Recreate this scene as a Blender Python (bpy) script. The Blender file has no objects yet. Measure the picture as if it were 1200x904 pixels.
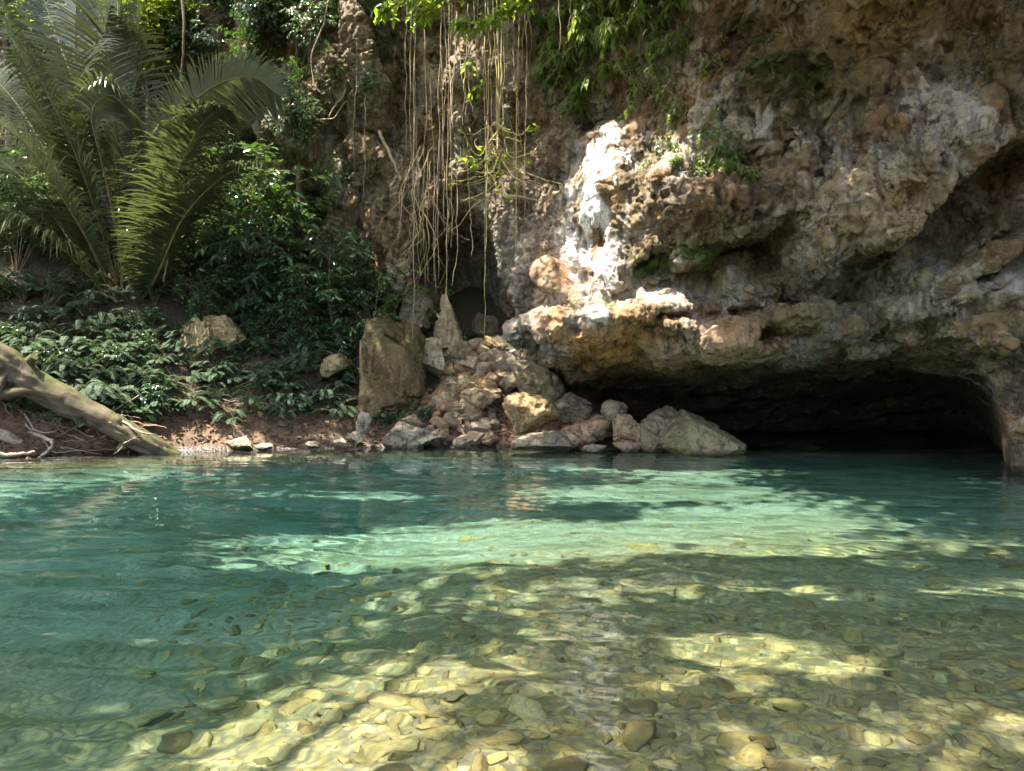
import bpy, math, random
import numpy as np
from mathutils import Vector, Matrix

random.seed(7)
RNG = np.random.default_rng(11)
SC = bpy.context.scene
COL = SC.collection
CAM_H, FPX = 1.5, 880.0


def P(px, py, D):
    """world point seen at photograph pixel (1200x904) at distance D along the view axis"""
    return np.array([(px - 600.0) / FPX * D, D, CAM_H + (452.0 - py) / FPX * D])


# ------------------------------------------------------------------ noise
class Noise:
    def __init__(self, seed, n=32):
        r = np.random.default_rng(seed)
        self.n = n
        self.t = r.uniform(-1, 1, (n, n, n)).astype(np.float32)

    def __call__(self, x, y, z):
        n = self.n
        xi, yi, zi = np.floor(x), np.floor(y), np.floor(z)
        fx, fy, fz = [(a - b).astype(np.float32) for a, b in ((x, xi), (y, yi), (z, zi))]
        fx, fy, fz = [f * f * f * (f * (f * 6 - 15) + 10) for f in (fx, fy, fz)]
        x0, y0, z0 = [a.astype(np.int32) % n for a in (xi, yi, zi)]
        x1, y1, z1 = [(a + 1) % n for a in (x0, y0, z0)]
        t = self.t
        a = t[x0, y0, z0] * (1 - fx) + t[x1, y0, z0] * fx
        b = t[x0, y1, z0] * (1 - fx) + t[x1, y1, z0] * fx
        c = t[x0, y0, z1] * (1 - fx) + t[x1, y0, z1] * fx
        d = t[x0, y1, z1] * (1 - fx) + t[x1, y1, z1] * fx
        a = a * (1 - fy) + b * fy
        c = c * (1 - fy) + d * fy
        return a * (1 - fz) + c * fz


NZ = [Noise(100 + i) for i in range(12)]


def fbm(x, y, z, octaves=4, seed=0, gain=0.5, lac=2.03):
    s, a, f, tot = 0, 1.0, 1.0, 0.0
    for o in range(octaves):
        s = s + a * NZ[(seed + o) % 12](x * f + 3.7 * o, y * f + 1.3 * o, z * f + 7.1 * o)
        tot += a
        a *= gain
        f *= lac
    return s / tot


def ridged(x, y, z, octaves=4, seed=0, gain=0.5, lac=2.07):
    s, a, f, tot = 0, 1.0, 1.0, 0.0
    for o in range(octaves):
        n = 1 - np.abs(NZ[(seed + o) % 12](x * f + 5.1 * o, y * f, z * f + 2.2 * o)) * 2.2
        s = s + a * n
        tot += a
        a *= gain
        f *= lac
    return s / tot


def sst(a, b, x):
    t = np.clip((x - a) / (b - a), 0, 1)
    return t * t * (3 - 2 * t)


# ------------------------------------------------------------------ mesh building
def mesh_from(name, verts, faces, mat=None, smooth=True, attrs=None, mats=None, mat_idx=None):
    """faces: list of integer arrays (n,k); attrs: name -> (n,3) colours or (n,) floats per vertex"""
    me = bpy.data.meshes.new(name)
    verts = np.asarray(verts, dtype=np.float32)
    faces = [np.asarray(f, dtype=np.int32) for f in faces if len(f)]
    me.vertices.add(len(verts))
    me.vertices.foreach_set('co', verts.ravel())
    loops = np.concatenate([f.ravel() for f in faces])
    tot = np.concatenate([np.full(len(f), f.shape[1], np.int32) for f in faces])
    start = np.concatenate([[0], np.cumsum(tot)[:-1]]).astype(np.int32)
    me.loops.add(len(loops))
    me.loops.foreach_set('vertex_index', loops)
    me.polygons.add(len(tot))
    me.polygons.foreach_set('loop_start', start)
    me.polygons.foreach_set('loop_total', tot)
    me.polygons.foreach_set('use_smooth', np.full(len(tot), smooth, bool))
    for m in (mats or ([mat] if mat else [])):
        me.materials.append(m)
    if mat_idx is not None:
        me.polygons.foreach_set('material_index', np.asarray(mat_idx, np.int32))
    me.update(calc_edges=True)
    for k, v in (attrs or {}).items():
        v = np.asarray(v, np.float32)
        if v.ndim == 1:
            a = me.attributes.new(k, 'FLOAT', 'POINT')
            a.data.foreach_set('value', v)
        else:
            a = me.attributes.new(k, 'FLOAT_COLOR', 'POINT')
            a.data.foreach_set('color', np.concatenate([v, np.ones((len(v), 1), np.float32)], 1).ravel())
    me.validate(clean_customdata=False)
    return me


def link(name, data, parent=None, loc=None):
    o = bpy.data.objects.new(name, data)
    COL.objects.link(o)
    if parent is not None:
        o.parent = parent
    if loc is not None:
        o.location = [float(v) for v in loc]
    return o


def tag(o, label=None, cat=None, group=None, kind=None):
    if label:
        o['label'] = label
    if cat:
        o['category'] = cat
    if group:
        o['group'] = group
    if kind:
        o['kind'] = kind
    return o


def thing(name, label, cat, loc=(0, 0, 0), rot=(0, 0, 0), scale=1.0, group=None):
    o = link(name, None, None, loc)
    o.rotation_euler = rot
    o.scale = (scale,) * 3 if np.isscalar(scale) else scale
    o.empty_display_size = 0.2
    return tag(o, label, cat, group)


def copy_tree(o, parent=None):
    c = o.copy()
    COL.objects.link(c)
    if parent is not None:
        c.parent = parent
    for ch in list(o.children):
        copy_tree(ch, c)
    return c


class MB:
    """collects vertices and faces of one mesh"""

    def __init__(self):
        self.v, self.f3, self.f4, self.n = [], [], [], 0
        self.c = []

    def add(self, v, f, col=None):
        v = np.asarray(v, np.float32).reshape(-1, 3)
        f = np.asarray(f, np.int64) + self.n
        (self.f4 if f.shape[1] == 4 else self.f3).append(f)
        self.v.append(v)
        if col is not None:
            self.c.append(np.broadcast_to(np.asarray(col, np.float32), (len(v),) if np.ndim(col) < 2 else (len(v), 3)))
        self.n += len(v)

    def tube(self, pts, rad, k=6, cap=True, wob=0.0, seed=0):
        pts = np.asarray(pts, float)
        n = len(pts)
        rad = np.broadcast_to(np.asarray(rad, float), (n,))
        T = np.gradient(pts, axis=0)
        T /= np.linalg.norm(T, axis=1)[:, None] + 1e-9
        ref = np.array([0.31, 0.22, 0.93]) if abs(T[:, 2]).mean() < 0.8 else np.array([0.9, 0.35, 0.1])
        A = np.cross(T, ref)
        A /= np.linalg.norm(A, axis=1)[:, None] + 1e-9
        B = np.cross(T, A)
        th = np.arange(k) / k * 2 * np.pi
        r = rad[:, None] * np.ones((n, k))
        if wob:
            rr = np.random.default_rng(seed)
            r = r * (1 + wob * rr.uniform(-1, 1, (n, k)))
        V = pts[:, None, :] + r[..., None] * (np.cos(th)[None, :, None] * A[:, None, :] + np.sin(th)[None, :, None] * B[:, None, :])
        i = np.arange(n - 1)[:, None] * k
        j = np.arange(k)[None, :]
        j2 = (j + 1) % k
        F = np.stack([i + j, i + j2, i + k + j2, i + k + j], -1).reshape(-1, 4)
        V = V.reshape(-1, 3)
        self.add(V, F)
        if cap:
            for base, flip in ((0, True), ((n - 1) * k, False)):
                c = V[base:base + k].mean(0)
                ring = np.arange(k)
                nx = (ring + 1) % k
                tri = np.stack([np.full(k, k), nx, ring] if flip else [np.full(k, k), ring, nx], -1)
                self.add(np.concatenate([V[base:base + k], c[None]]), tri)

    def mesh(self, name, mat, smooth=True):
        return mesh_from(name, np.concatenate(self.v), [np.concatenate(a) for a in (self.f3, self.f4) if a], mat, smooth)

    def build(self, name, mat, parent=None, smooth=True):
        return link(name, self.mesh(name, mat, smooth), parent)


def curve(pts, n=24):
    """Catmull-Rom through the points"""
    p = np.asarray(pts, float)
    p = np.vstack([2 * p[0] - p[1], p, 2 * p[-1] - p[-2]])
    m = len(p) - 3
    t = np.linspace(0, m - 1e-6, n)
    i = t.astype(int)
    f = (t - i)[:, None]
    a, b, c, d = p[i], p[i + 1], p[i + 2], p[i + 3]
    return 0.5 * ((2 * b) + (c - a) * f + (2 * a - 5 * b + 4 * c - d) * f ** 2 + (3 * b - a - 3 * c + d) * f ** 3)


# ------------------------------------------------------------------ materials
def new_mat(name):
    m = bpy.data.materials.new(name)
    m.use_nodes = True
    nt = m.node_tree
    nt.nodes.clear()
    out = nt.nodes.new('ShaderNodeOutputMaterial')
    return m, nt, out


class NT:
    def __init__(self, nt):
        self.nt = nt

    def n(self, t, **kw):
        nd = self.nt.nodes.new(t)
        ins = kw.pop('ins', {})
        for k, v in kw.items():
            setattr(nd, k, v)
        for k, v in ins.items():
            if isinstance(v, bpy.types.NodeSocket):
                self.nt.links.new(v, nd.inputs[k])
            else:
                nd.inputs[k].default_value = v
        return nd

    def l(self, a, b):
        self.nt.links.new(a, b)

    def noise(self, vec, scale, detail=5, rough=0.55, dist=0.0):
        return self.n('ShaderNodeTexNoise', ins={'Vector': vec, 'Scale': scale, 'Detail': detail, 'Roughness': rough, 'Distortion': dist}).outputs['Fac']

    def ramp(self, fac, a, b, lo=0.0, hi=1.0):
        return self.n('ShaderNodeMapRange', ins={0: fac, 1: a, 2: b, 3: lo, 4: hi}, interpolation_type='SMOOTHSTEP').outputs[0]

    def mix(self, fac, a, b, mode='MIX'):
        nd = self.n('ShaderNodeMix', data_type='RGBA', blend_type=mode)
        for i, v in ((0, fac), (6, a), (7, b)):
            if isinstance(v, bpy.types.NodeSocket):
                self.l(v, nd.inputs[i])
            elif i == 0:
                nd.inputs[i].default_value = v
            else:
                nd.inputs[i].default_value = tuple(v) + (1.0,) if len(v) == 3 else v
        return nd.outputs[2]

    def math(self, op, a, b=0.0, c=0.0, clamp=False):
        nd = self.n('ShaderNodeMath', operation=op, use_clamp=clamp)
        for i, v in enumerate((a, b, c)):
            if isinstance(v, bpy.types.NodeSocket):
                self.l(v, nd.inputs[i])
            else:
                nd.inputs[i].default_value = v
        return nd.outputs[0]

    def mapping(self, vec, scale=(1, 1, 1), loc=(0, 0, 0)):
        return self.n('ShaderNodeMapping', ins={'Vector': vec, 'Scale': scale, 'Location': loc}).outputs[0]


# ------------------------------------------------------------------ camera, sun, sky
cam = bpy.data.cameras.new('camera')
cam.sensor_width = 36.0
cam.lens = 36.0 * FPX / 1200.0
cam.clip_start = 0.05
cam.clip_end = 2000
camo = link('camera', cam, None, (0, 0, CAM_H))
camo.rotation_euler = (math.radians(90), 0, 0)
SC.camera = camo

SUN = np.array([-0.33, -0.15, 0.93])
SUN /= np.linalg.norm(SUN)
sun = bpy.data.lights.new('sun', 'SUN')
sun.energy = 5.0
sun.angle = math.radians(0.5)
sun.color = (1.0, 0.94, 0.84)
suno = link('sun', sun, None, (0, 0, 30))
suno.rotation_euler = Vector(SUN).to_track_quat('Z', 'Y').to_euler()
try:
    sun.cycles.is_caustics_light = True
except Exception:
    pass

W = bpy.data.worlds.new('World')
SC.world = W
W.use_nodes = True
wn = W.node_tree
bg = wn.nodes.get('Background') or wn.nodes.new('ShaderNodeBackground')
sky = wn.nodes.new('ShaderNodeTexSky')
sky.sky_type = 'NISHITA'
sky.sun_disc = False
sky.sun_elevation = math.asin(SUN[2])
sky.sun_rotation = math.atan2(SUN[0], SUN[1])
sky.dust_density = 4.0
sky.air_density = 1.0
sky.ozone_density = 0.6
wn.links.new(sky.outputs[0], bg.inputs[0])
bg.inputs[1].default_value = 0.15

SC.view_settings.view_transform = 'Standard'
SC.view_settings.look = 'None'
SC.view_settings.gamma = 1.0
SC.view_settings.exposure = 2.35
cy = SC.cycles
cy.use_denoising = True
cy.max_bounces = 8
cy.diffuse_bounces = 3
cy.glossy_bounces = 3
cy.transmission_bounces = 6
cy.transparent_max_bounces = 12
cy.volume_bounces = 0
cy.sample_clamp_indirect = 8.0
cy.caustics_reflective = False
cy.caustics_refractive = True
cy.blur_glossy = 0.3
cy.use_adaptive_sampling = True
cy.adaptive_threshold = 0.02
CLIFF_SUBDIV = 2
WAVE = 0.56
WATER_COL = (0.63, 0.905, 0.945)
WATER_DENS = 0.58
# ------------------------------------------------------------------ ground: river bed and left bank in one sheet
def yw(x):
    """far waterline"""
    return np.interp(x, [-22, -13, -10, -7.5, -5, -3, 0, 2, 4], [14.0, 14.4, 15.4, 17.0, 17.9, 18.3, 18.2, 17.6, 17.2])


def ground_z(x, y):
    s = y - yw(x) + 0.35 * fbm(x * 0.7, y * 0.7, 0 * x, 3, 2)
    land = sst(3.4, 1.0, x)
    up = 0.85 * sst(-0.1, 1.1, s) + 0.74 * np.clip(s - 0.8, 0, 6.5) + 0.1 * np.clip(s - 7.3, 0, 50)
    up = up * land + (0.12 * fbm(x, y, 0 * x, 4, 5) + 0.05 * fbm(x * 3, y * 3, 0 * x, 3, 6)) * sst(0, 1.0, s)
    # depth of the bed along the view
    dep = np.interp(y, [-12, -6, -3, 0, 2.5, 4, 5.5, 8, 11, 14, 40], [-2.5, -0.4, 0.15, 0.3, 0.42, 0.62, 1.0, 1.55, 2.0, 2.1, 1.7])
    left = sst(0.1, -2.8, x - 0.12 * (y - 3)) * sst(1.5, 4, y + 0.25 * x + 1.2)
    dep = dep + 0.45 * left * sst(-1, 3, y)
    dep = dep + (0.18 * fbm(x * 0.45, y * 0.45, 0 * x, 3, 8)) * sst(0.3, 1.0, dep)
    shore = sst(-2.6, 0.1, s)
    bed = -dep * (1 - shore * land)
    ridge = 0.25 * np.exp(-((y - 7.4 - 0.1 * x) / 0.9) ** 2) * sst(-4, -1, x)
    bed = bed + ridge * (1 - shore)
    return np.where(s > 0, np.maximum(up, bed * (1 - land) + up), bed) + 0.02 * fbm(x * 5, y * 5, 0 * x, 2, 3)


gx = np.concatenate([np.linspace(-70, -24, 12), np.arange(-22, 14, 0.11), np.linspace(15, 60, 12)])
gy = np.concatenate([np.linspace(-60, -8, 12), np.arange(-7, 30, 0.11), np.linspace(31, 70, 12)])
GX, GY = np.meshgrid(gx, gy, indexing='ij')
GZ = ground_z(GX, GY)
ni, nj = GX.shape
ii = (np.arange(ni - 1)[:, None] * nj + np.arange(nj - 1)[None, :]).ravel()
GF = np.stack([ii, ii + nj, ii + nj + 1, ii + 1], -1)

m_ground, nt, out = new_mat('river bed and bank soil')
T = NT(nt)
geo = T.n('ShaderNodeNewGeometry')
pos = geo.outputs['Position']
sep = T.n('ShaderNodeSeparateXYZ', ins={0: pos})
n1 = T.noise(pos, 1.3, 6, 0.6)
n2 = T.noise(pos, 9.0, 6, 0.65)
soil = T.mix(T.ramp(n1, 0.35, 0.65), (0.07, 0.039, 0.022), (0.15, 0.09, 0.052))
soil = T.mix(T.ramp(n2, 0.45, 0.7), soil, (0.03, 0.018, 0.011))
leafy = T.mix(T.ramp(T.noise(pos, 25, 3, 0.6), 0.5, 0.62), (0.03, 0.028, 0.014), (0.09, 0.06, 0.032))
soil = T.mix(T.ramp(sep.outputs[2], 0.7, 1.4), soil, leafy)
vor = T.n('ShaderNodeTexVoronoi', feature='F1', ins={'Vector': pos, 'Scale': 7.0, 'Randomness': 1.0})
vor2 = T.n('ShaderNodeTexVoronoi', feature='F1', ins={'Vector': pos, 'Scale': 17.0, 'Randomness': 1.0})
bedc = T.mix(T.ramp(n1, 0.3, 0.7), (0.30, 0.235, 0.09), (0.44, 0.35, 0.15))
vr = T.n('ShaderNodeSeparateColor', ins={0: vor.outputs['Color']}).outputs[0]
bedc = T.mix(0.45, bedc, T.n('ShaderNodeCombineColor', ins={0: vr, 1: vr, 2: vr}).outputs[0], 'SOFT_LIGHT')
bedc = T.mix(T.ramp(vor2.outputs['Distance'], 0.35, 0.7), bedc, (0.2, 0.165, 0.095))
deepn = T.math('ADD', sep.outputs[2], T.math('MULTIPLY_ADD', n1, 1.3, -.65))
bedc = T.mix(T.ramp(deepn, -.9, -2.0), bedc, T.mix(T.ramp(n2, .35, .7), (0.35, 0.345, 0.22), (0.24, 0.24, 0.155)))
alg = T.noise(T.mapping(pos, (.45, 1.5, 1)), 1.6, 7, .65, .6)
bedc = T.mix(T.math('MULTIPLY', T.ramp(alg, .42, .62), T.ramp(sep.outputs[2], -.5, -1.2, 0, .7)), bedc, (0.12, 0.125, 0.045))
colr = T.mix(T.math('MAXIMUM', T.ramp(sep.outputs[2], -0.12, 0.05), T.math('MULTIPLY', T.ramp(sep.outputs[2], -1.1, -.15), T.ramp(sep.outputs[1], 12.0, 14.5))), bedc, soil)
wet = T.ramp(T.math('ADD', sep.outputs[2], T.math('MULTIPLY', n2, -.12)), .10, -.02)
colr = T.mix(T.math('MULTIPLY', wet, T.ramp(sep.outputs[2], -.6, -.4)), colr, T.mix(1.0, colr, (.38, .36, .34), 'MULTIPLY'))
bs = T.n('ShaderNodeBsdfPrincipled', ins={'Base Color': colr, 'Roughness': T.math('MULTIPLY_ADD', wet, -.5, .92)})
hgt = T.math('ADD', T.math('MULTIPLY', n2, 0.6), T.math('MULTIPLY', vor2.outputs['Distance'], -0.5))
bmp = T.n('ShaderNodeBump', ins={'Strength': 0.6, 'Distance': 0.06, 'Height': hgt})
T.l(bmp.outputs[0], bs.inputs['Normal'])
T.l(bs.outputs[0], out.inputs[0])
ground = link('ground', mesh_from('ground', np.stack([GX, GY, GZ], -1).reshape(-1, 3), [GF], m_ground))
tag(ground, kind='structure')

# ------------------------------------------------------------------ cliff (signed distance field -> surface nets)
H = 0.1
X0, X1, Y0, Y1, Z0, Z1 = -21.0, 17.5, 8.0, 31.0, -2.6, 16.5
cx = np.arange(X0, X1, H, dtype=np.float32)
cyy = np.arange(Y0, Y1, H, dtype=np.float32)
cz = np.arange(Z0, Z1, H, dtype=np.float32)

LEFT = [  # photograph pixel, distance: the wall left of the overhang and its nose
    (0, 100, 27), (0, 300, 27), (150, 50, 27), (150, 300, 26), (260, 50, 25), (260, 250, 25), (340, 60, 23), (345, 250, 23.4),
    (380, 20, 22), (390, 150, 21.7), (400, 300, 22), (440, 60, 21.5), (420, 110, 21.0), (430, 200, 21.6), (470, 100, 21.4), (500, 50, 21.0), (500, 180, 21.3),
    (560, 40, 20.5), (560, 180, 20.9), (480, 250, 20.6), (540, 250, 21.6), (600, 50, 19.8), (610, 150, 19.9), (605, 250, 19.2),
    (585, 320, 19.6), (590, 380, 21.0), (612, 345, 18.2), (625, 290, 18.2), (652, 100, 19.4),
    (650, 200, 19.2), (672, 195, 19.2), (695, 150, 19.2), (642, 245, 19.0), (622, 285, 18.6), (706, 205, 16.7), (684, 255, 16.5), (664, 300, 16.4), (728, 162, 16.9),
    (655, 330, 16.6), (640, 390, 16.3), (695, 250, 16.5), (735, 175, 16.9), (700, 60, 18.4), (680, 345, 16.1),
    (640, 480, 22), (600, 430, 22), (560, 430, 21.8), (515, 430, 22.3), (450, 430, 23), (600, 500, 21), (540, 500, 22.5), (640, 440, 20), (700, 480, 16.6),
    (720, -220, 16), (600, -200, 17.5), (420, -200, 20.5), (200, -200, 24), (0, -200, 27), (0, -20, 27), (300, -60, 23.5), (500, -100, 20.6), (-200, 100, 27), (-200, -100, 27),
]
UPPER = [  # the rock mass that juts out above the hollow
    (735, 250, 16.1), (765, 150, 16.4), (760, 50, 17), (735, 300, 16.1), (765, 270, 15.8),
    (850, 50, 16.2), (850, 140, 15.7), (930, 50, 15.3), (925, 140, 15.3), (1000, 50, 14.6), (1020, 120, 14.0), (960, 110, 14.7),
    (790, 240, 15.4), (840, 235, 14.8), (840, 280, 15.0), (900, 205, 14.9), (905, 250, 14.7), (870, 185, 15.6), (815, 195, 15.8), (940, 240, 14.5),
    (962, 215, 14.2), (985, 250, 13.95), (975, 320, 13.9), (1000, 290, 13.85), (1060, 225, 13.45), (1095, 200, 13.3), (1030, 180, 13.6), (965, 180, 14.5), (1045, 262, 13.55), (1090, 255, 13.3),
    (1110, 150, 13.1), (1130, 100, 13.5), (1055, 100, 14.1), (1100, 40, 13.8), (1200, 50, 12.9), (1200, 120, 12.9), (1160, 160, 13.0),
    (1210, -200, 9.6), (1050, -250, 10.6), (850, -250, 13.0), (1100, -100, 12.0), (900, -100, 14.4), (1500, 100, 11.6), (1900, 100, 10.5), (1500, -100, 10.5),
]
LOWER = [  # the hollow under it and the ledges over the river cave
    (735, 300, 16.2), (765, 312, 16.5), (800, 318, 16.8), (860, 312, 17.2), (930, 305, 17.0), (905, 335, 16.6), (960, 345, 16.2), (1000, 350, 15.8), (1080, 312, 15.9), (1140, 262, 16.2), (1210, 200, 16.0),
    (1180, 260, 15.0), (1230, 260, 13.8), (1130, 300, 15.2),
    (740, 346, 15.5), (800, 349, 15.4), (870, 346, 15.5), (905, 352, 15.6), (760, 368, 16.0), (830, 366, 16.2), (700, 392, 15.9), (780, 392, 15.8), (860, 402, 15.5), (940, 385, 15.1), (1000, 385, 14.6),
    (1060, 352, 14.5), (1130, 335, 13.9), (1210, 322, 13.0), (1100, 378, 13.9), (1210, 375, 12.9), (1210, 480, 13.3), (1100, 470, 14.5), (900, 480, 15.6),
    (1500, 300, 11.8), (1500, 450, 11.5), (1900, 300, 10.5),
]
LIP = [(600, 330, 16.2), (745, 305, 15.8), (768, 290, 15.5), (790, 278, 15.3), (815, 286, 15.0), (850, 284, 14.8), (880, 268, 14.8), (905, 263, 14.7), (935, 250, 14.5), (950, 256, 14.3), (960, 296, 14.0), (972, 330, 13.9),
       (985, 326, 13.9), (1000, 304, 13.8), (1040, 288, 13.6), (1085, 268, 13.4), (1106, 246, 13.2), (1128, 214, 13.2), (1165, 178, 13.1), (1200, 152, 13.0), (1300, 120, 12.6), (1500, 100, 12)]
FX, FZ = np.meshgrid(cx, cz, indexing='ij')


def front(cps):
    w_ = np.array([P(*c) for c in cps])
    d2 = ((FX[..., None] - w_[:, 0]) ** 2 + 0.8 * (FZ[..., None] - w_[:, 2]) ** 2) / (2 * 0.42 ** 2)
    d2 -= d2.min(-1, keepdims=True)
    g = np.exp(-d2)
    return ((g * w_[:, 1]).sum(-1) / g.sum(-1)).astype(np.float32)


lipw = np.array([P(*c) for c in LIP])
zlip = np.interp(cx, lipw[:, 0], lipw[:, 2]) + 0.10 * fbm(cx * 1.7, 0 * cx, 0 * cx, 3, 3)
FU, FL = front(LEFT + UPPER), front(LEFT + LOWER)
up_ = sst(-0.09, 0.09, FZ - zlip[:, None])
FL = FL + ((0.55 * fbm(FX * 1.0, 0 * FX, FZ * 1.9, 3, 9) + 0.25 * ridged(FX * 1.9 + .8 * FZ, 0 * FX, FZ * 2.6, 3, 2) - .15) * sst(1.6, 3.0, FX)).astype(np.float32)
FF = (FL * (1 - up_) + FU * up_).astype(np.float32)
# strata steps and flutes in the wall
FF += (0.35 * fbm(FX * 0.8, 0 * FX, FZ * 0.8, 3, 1) + 0.16 * ridged(FX * 2.2, 0 * FX + 3, FZ * 0.55, 3, 4) - 0.1).astype(np.float32)

X, Y, Z = cx[:, None, None], cyy[None, :, None], cz[None, None, :]
shape = (len(cx), len(cyy), len(cz))


def low(fn, step=3):
    """evaluate a smooth field on a coarser grid and upsample it trilinearly"""
    ax = [a[::step] for a in (cx, cyy, cz)]
    g = np.meshgrid(*ax, indexing='ij')
    v = fn(*g).astype(np.float32)
    for k, a in enumerate((cx, cyy, cz)):
        t = np.clip((a - ax[k][0]) / (H * step), 0, len(ax[k]) - 1 - 1e-4)
        i = t.astype(int)
        f = (t - i).astype(np.float32)
        sh = [1, 1, 1]
        sh[k] = -1
        f = f.reshape(sh)
        v = np.take(v, i, k) * (1 - f) + np.take(v, np.minimum(i + 1, len(ax[k]) - 1), k) * f
    return v


d = (FF[:, None, :] - Y) * 0.75
d = d + low(lambda x, y, z: 0.42 * fbm(x * 0.9, y * 0.9, z * 0.9, 3, 3) + 0.16 * ridged(x * 1.4 + 9, y * 1.4, z * 1.1, 2, 6)
            - 0.10 * np.abs(NZ[9](x * 1.25 + .4 * z, y * 1.25, z * 0.8)) - 0.09 * np.abs(NZ[10](x * 2.2, y * 2.2, z * 1.3 - .5 * x)) + 0.05, 2)


def ell(c, r, rot=0.0, yaw=0.0):
    c = np.asarray(c, np.float32)
    x, y, z = X - c[0], Y - c[1], Z - c[2]
    ca, sa = math.cos(rot), math.sin(rot)
    cb, sb = math.cos(yaw), math.sin(yaw)
    x, y = x * cb + y * sb, -x * sb + y * cb
    x, z = x * ca + z * sa, -x * sa + z * ca
    q = np.sqrt((x / r[0]) ** 2 + (y / r[1]) ** 2 + (z / r[2]) ** 2)
    return (q - 1) * min(r)


def box_of(c, R):
    i = [slice(max(0, int((c[k] - R - o) / H)), max(1, int((c[k] + R - o) / H) + 1)) for k, o in enumerate((X0, Y0, Z0))]
    return tuple(i)


def blob(c, r, rot=0.0, yaw=0.0, k=0.2, cut=False):
    """smooth union (or cut) of one ellipsoid, evaluated in its neighbourhood only"""
    global X, Y, Z
    R = max(r) + 1.2
    sl = box_of(c, R)
    Xf, Yf, Zf = X, Y, Z
    X, Y, Z = cx[sl[0]][:, None, None], cyy[sl[1]][None, :, None], cz[sl[2]][None, None, :]
    e = ell(c, r, rot, yaw)
    e = e + 0.07 * NZ[2](X * 2.3 + 0 * e, Y * 2.3 + 0 * e, Z * 2.3 + 0 * e)
    X, Y, Z = Xf, Yf, Zf
    a = d[sl]
    if cut:
        e = -e
        h = np.clip(0.5 - 0.5 * (a - e) / k, 0, 1)
        d[sl] = a * (1 - h) + e * h + k * h * (1 - h)
    else:
        h = np.clip(0.5 + 0.5 * (a - e) / k, 0, 1)
        d[sl] = a * (1 - h) + e * h - k * h * (1 - h)


R_ = math.radians
# masses of the overhang
blob(P(650, 392, 16.2), (0.95, 1.3, 0.62), 0.1, k=.3)
blob(P(700, 385, 16.0), (0.8, 1.0, 0.5), -0.1, k=.3)
blob(P(838, 240, 15.1), (.95, .75, 0.45), 0.12, k=.3)        # brown knob
        # hanging slab

blob(P(740, 372, 15.6), (1.3, .8, .25), 0.1, k=.15)
blob(P(850, 402, 15.6), (.85, .8, .5), 0, k=.12)               # rounded dome
blob(P(940, 372, 15.2), (1.0, .8, .3), 0.1, k=.15)
blob(P(985, 395, 14.8), (.55, .6, .3), 0.3, k=.12)
blob(P(955, 335, 15.4), (.5, .5, .33), 0.0, k=.1)
blob(P(1060, 360, 14.5), (.9, .6, .22), 0.35, k=.12)
blob(P(1120, 352, 14.0), (1.25, .5, .17), 0.42, k=.1)
blob(P(1155, 305, 13.9), (1.2, .5, .17), 0.6, k=.1)
blob(P(1175, 262, 14.0), (.9, .5, .15), 0.75, k=.1)
blob(P(1010, 372, 14.9), (.6, .5, .22), 0.25, k=.1)
blob(P(862, 422, 15.4), (.5, .5, .16), .1, k=.1)
blob(P(955, 424, 15.0), (.4, .5, .2), .2, k=.1)
blob(P(700, 412, 15.7), (.45, .5, .22), -.3, k=.1)
blob(P(905, 392, 15.0), (.28, .7, .2), .3, k=.08, cut=True)
blob(P(800, 372, 15.3), (.7, .6, .12), -.1, k=.08, cut=True)
blob(P(1085, 385, 13.7), (.5, .6, .12), .3, k=.08, cut=True)
blob(P(805, 305, 15.9), (.55, .6, .22), 0.2, k=.1)             # mossy ledge
blob(P(650, 326, 16.1), (.44, .5, .38), .3, k=.16)
blob(P(668, 345, 16.1), (.4, .6, .42), 0, k=.2)            # round ball
blob(P(640, 318, 16.1), (.36, .5, .34), 0, k=.05)
blob(P(692, 352, 15.5), (.46, .42, .36), 0, k=.06)             # hanging cup
blob(P(690, 335, 15.6), (.30, .35, .4), 0.4, k=.1)
blob(P(600, 300, 18.9), (.35, .6, 1.6), 0.05, k=.3)            # grey drapery behind the ball
blob(P(618, 330, 18.0), (.4, .6, 1.0), 0.0, k=.3)
blob(P(520, 270, 20.6), (.5, .6, 1.0), 0.35, k=.3)             # lip over the alcove
blob(P(425, 70, 20.9), (.4, .5, 2.0), 0.25, k=.3)
blob(P(440, 190, 21.2), (1.0, .6, .5), -0.7, k=.3)
# hollows
blob(P(541, 322, 21.0), (1.3, 3.4, 2.1), 0.1, k=.25, cut=True)  # dark alcove over the rubble
blob(P(585, 375, 20.6), (1.0, 2.4, 1.1), -.3, k=.25, cut=True)
blob(P(835, 312, 15.7), (.5, .6, .2), 0.3, k=.1, cut=True)
blob(P(730, 345, 15.5), (.4, .5, .22), 0.2, k=.1, cut=True)
blob(P(860, 365, 15.3), (.9, .5, .12), 0.12, k=.1, cut=True)
blob(P(765, 318, 15.9), (.5, .6, .22), 0.3, k=.1, cut=True)
for hx, hy, hd, hr in ((928, 172, 14.6, .17), (965, 178, 14.6, .2), (1092, 98, 12.8, .12), (1074, 107, 12.9, .06), (1004, 165, 13.9, .16),
                       (970, 205, 14.2, .14), (880, 185, 15.0, .12), (1050, 60, 13.6, .09), (1022, 5, 13.8, .1), (940, 130, 14.8, .12)):
    blob(P(hx, hy, hd), (hr, hr * 4, hr * 1.4), 0, k=.05, cut=True)

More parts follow.
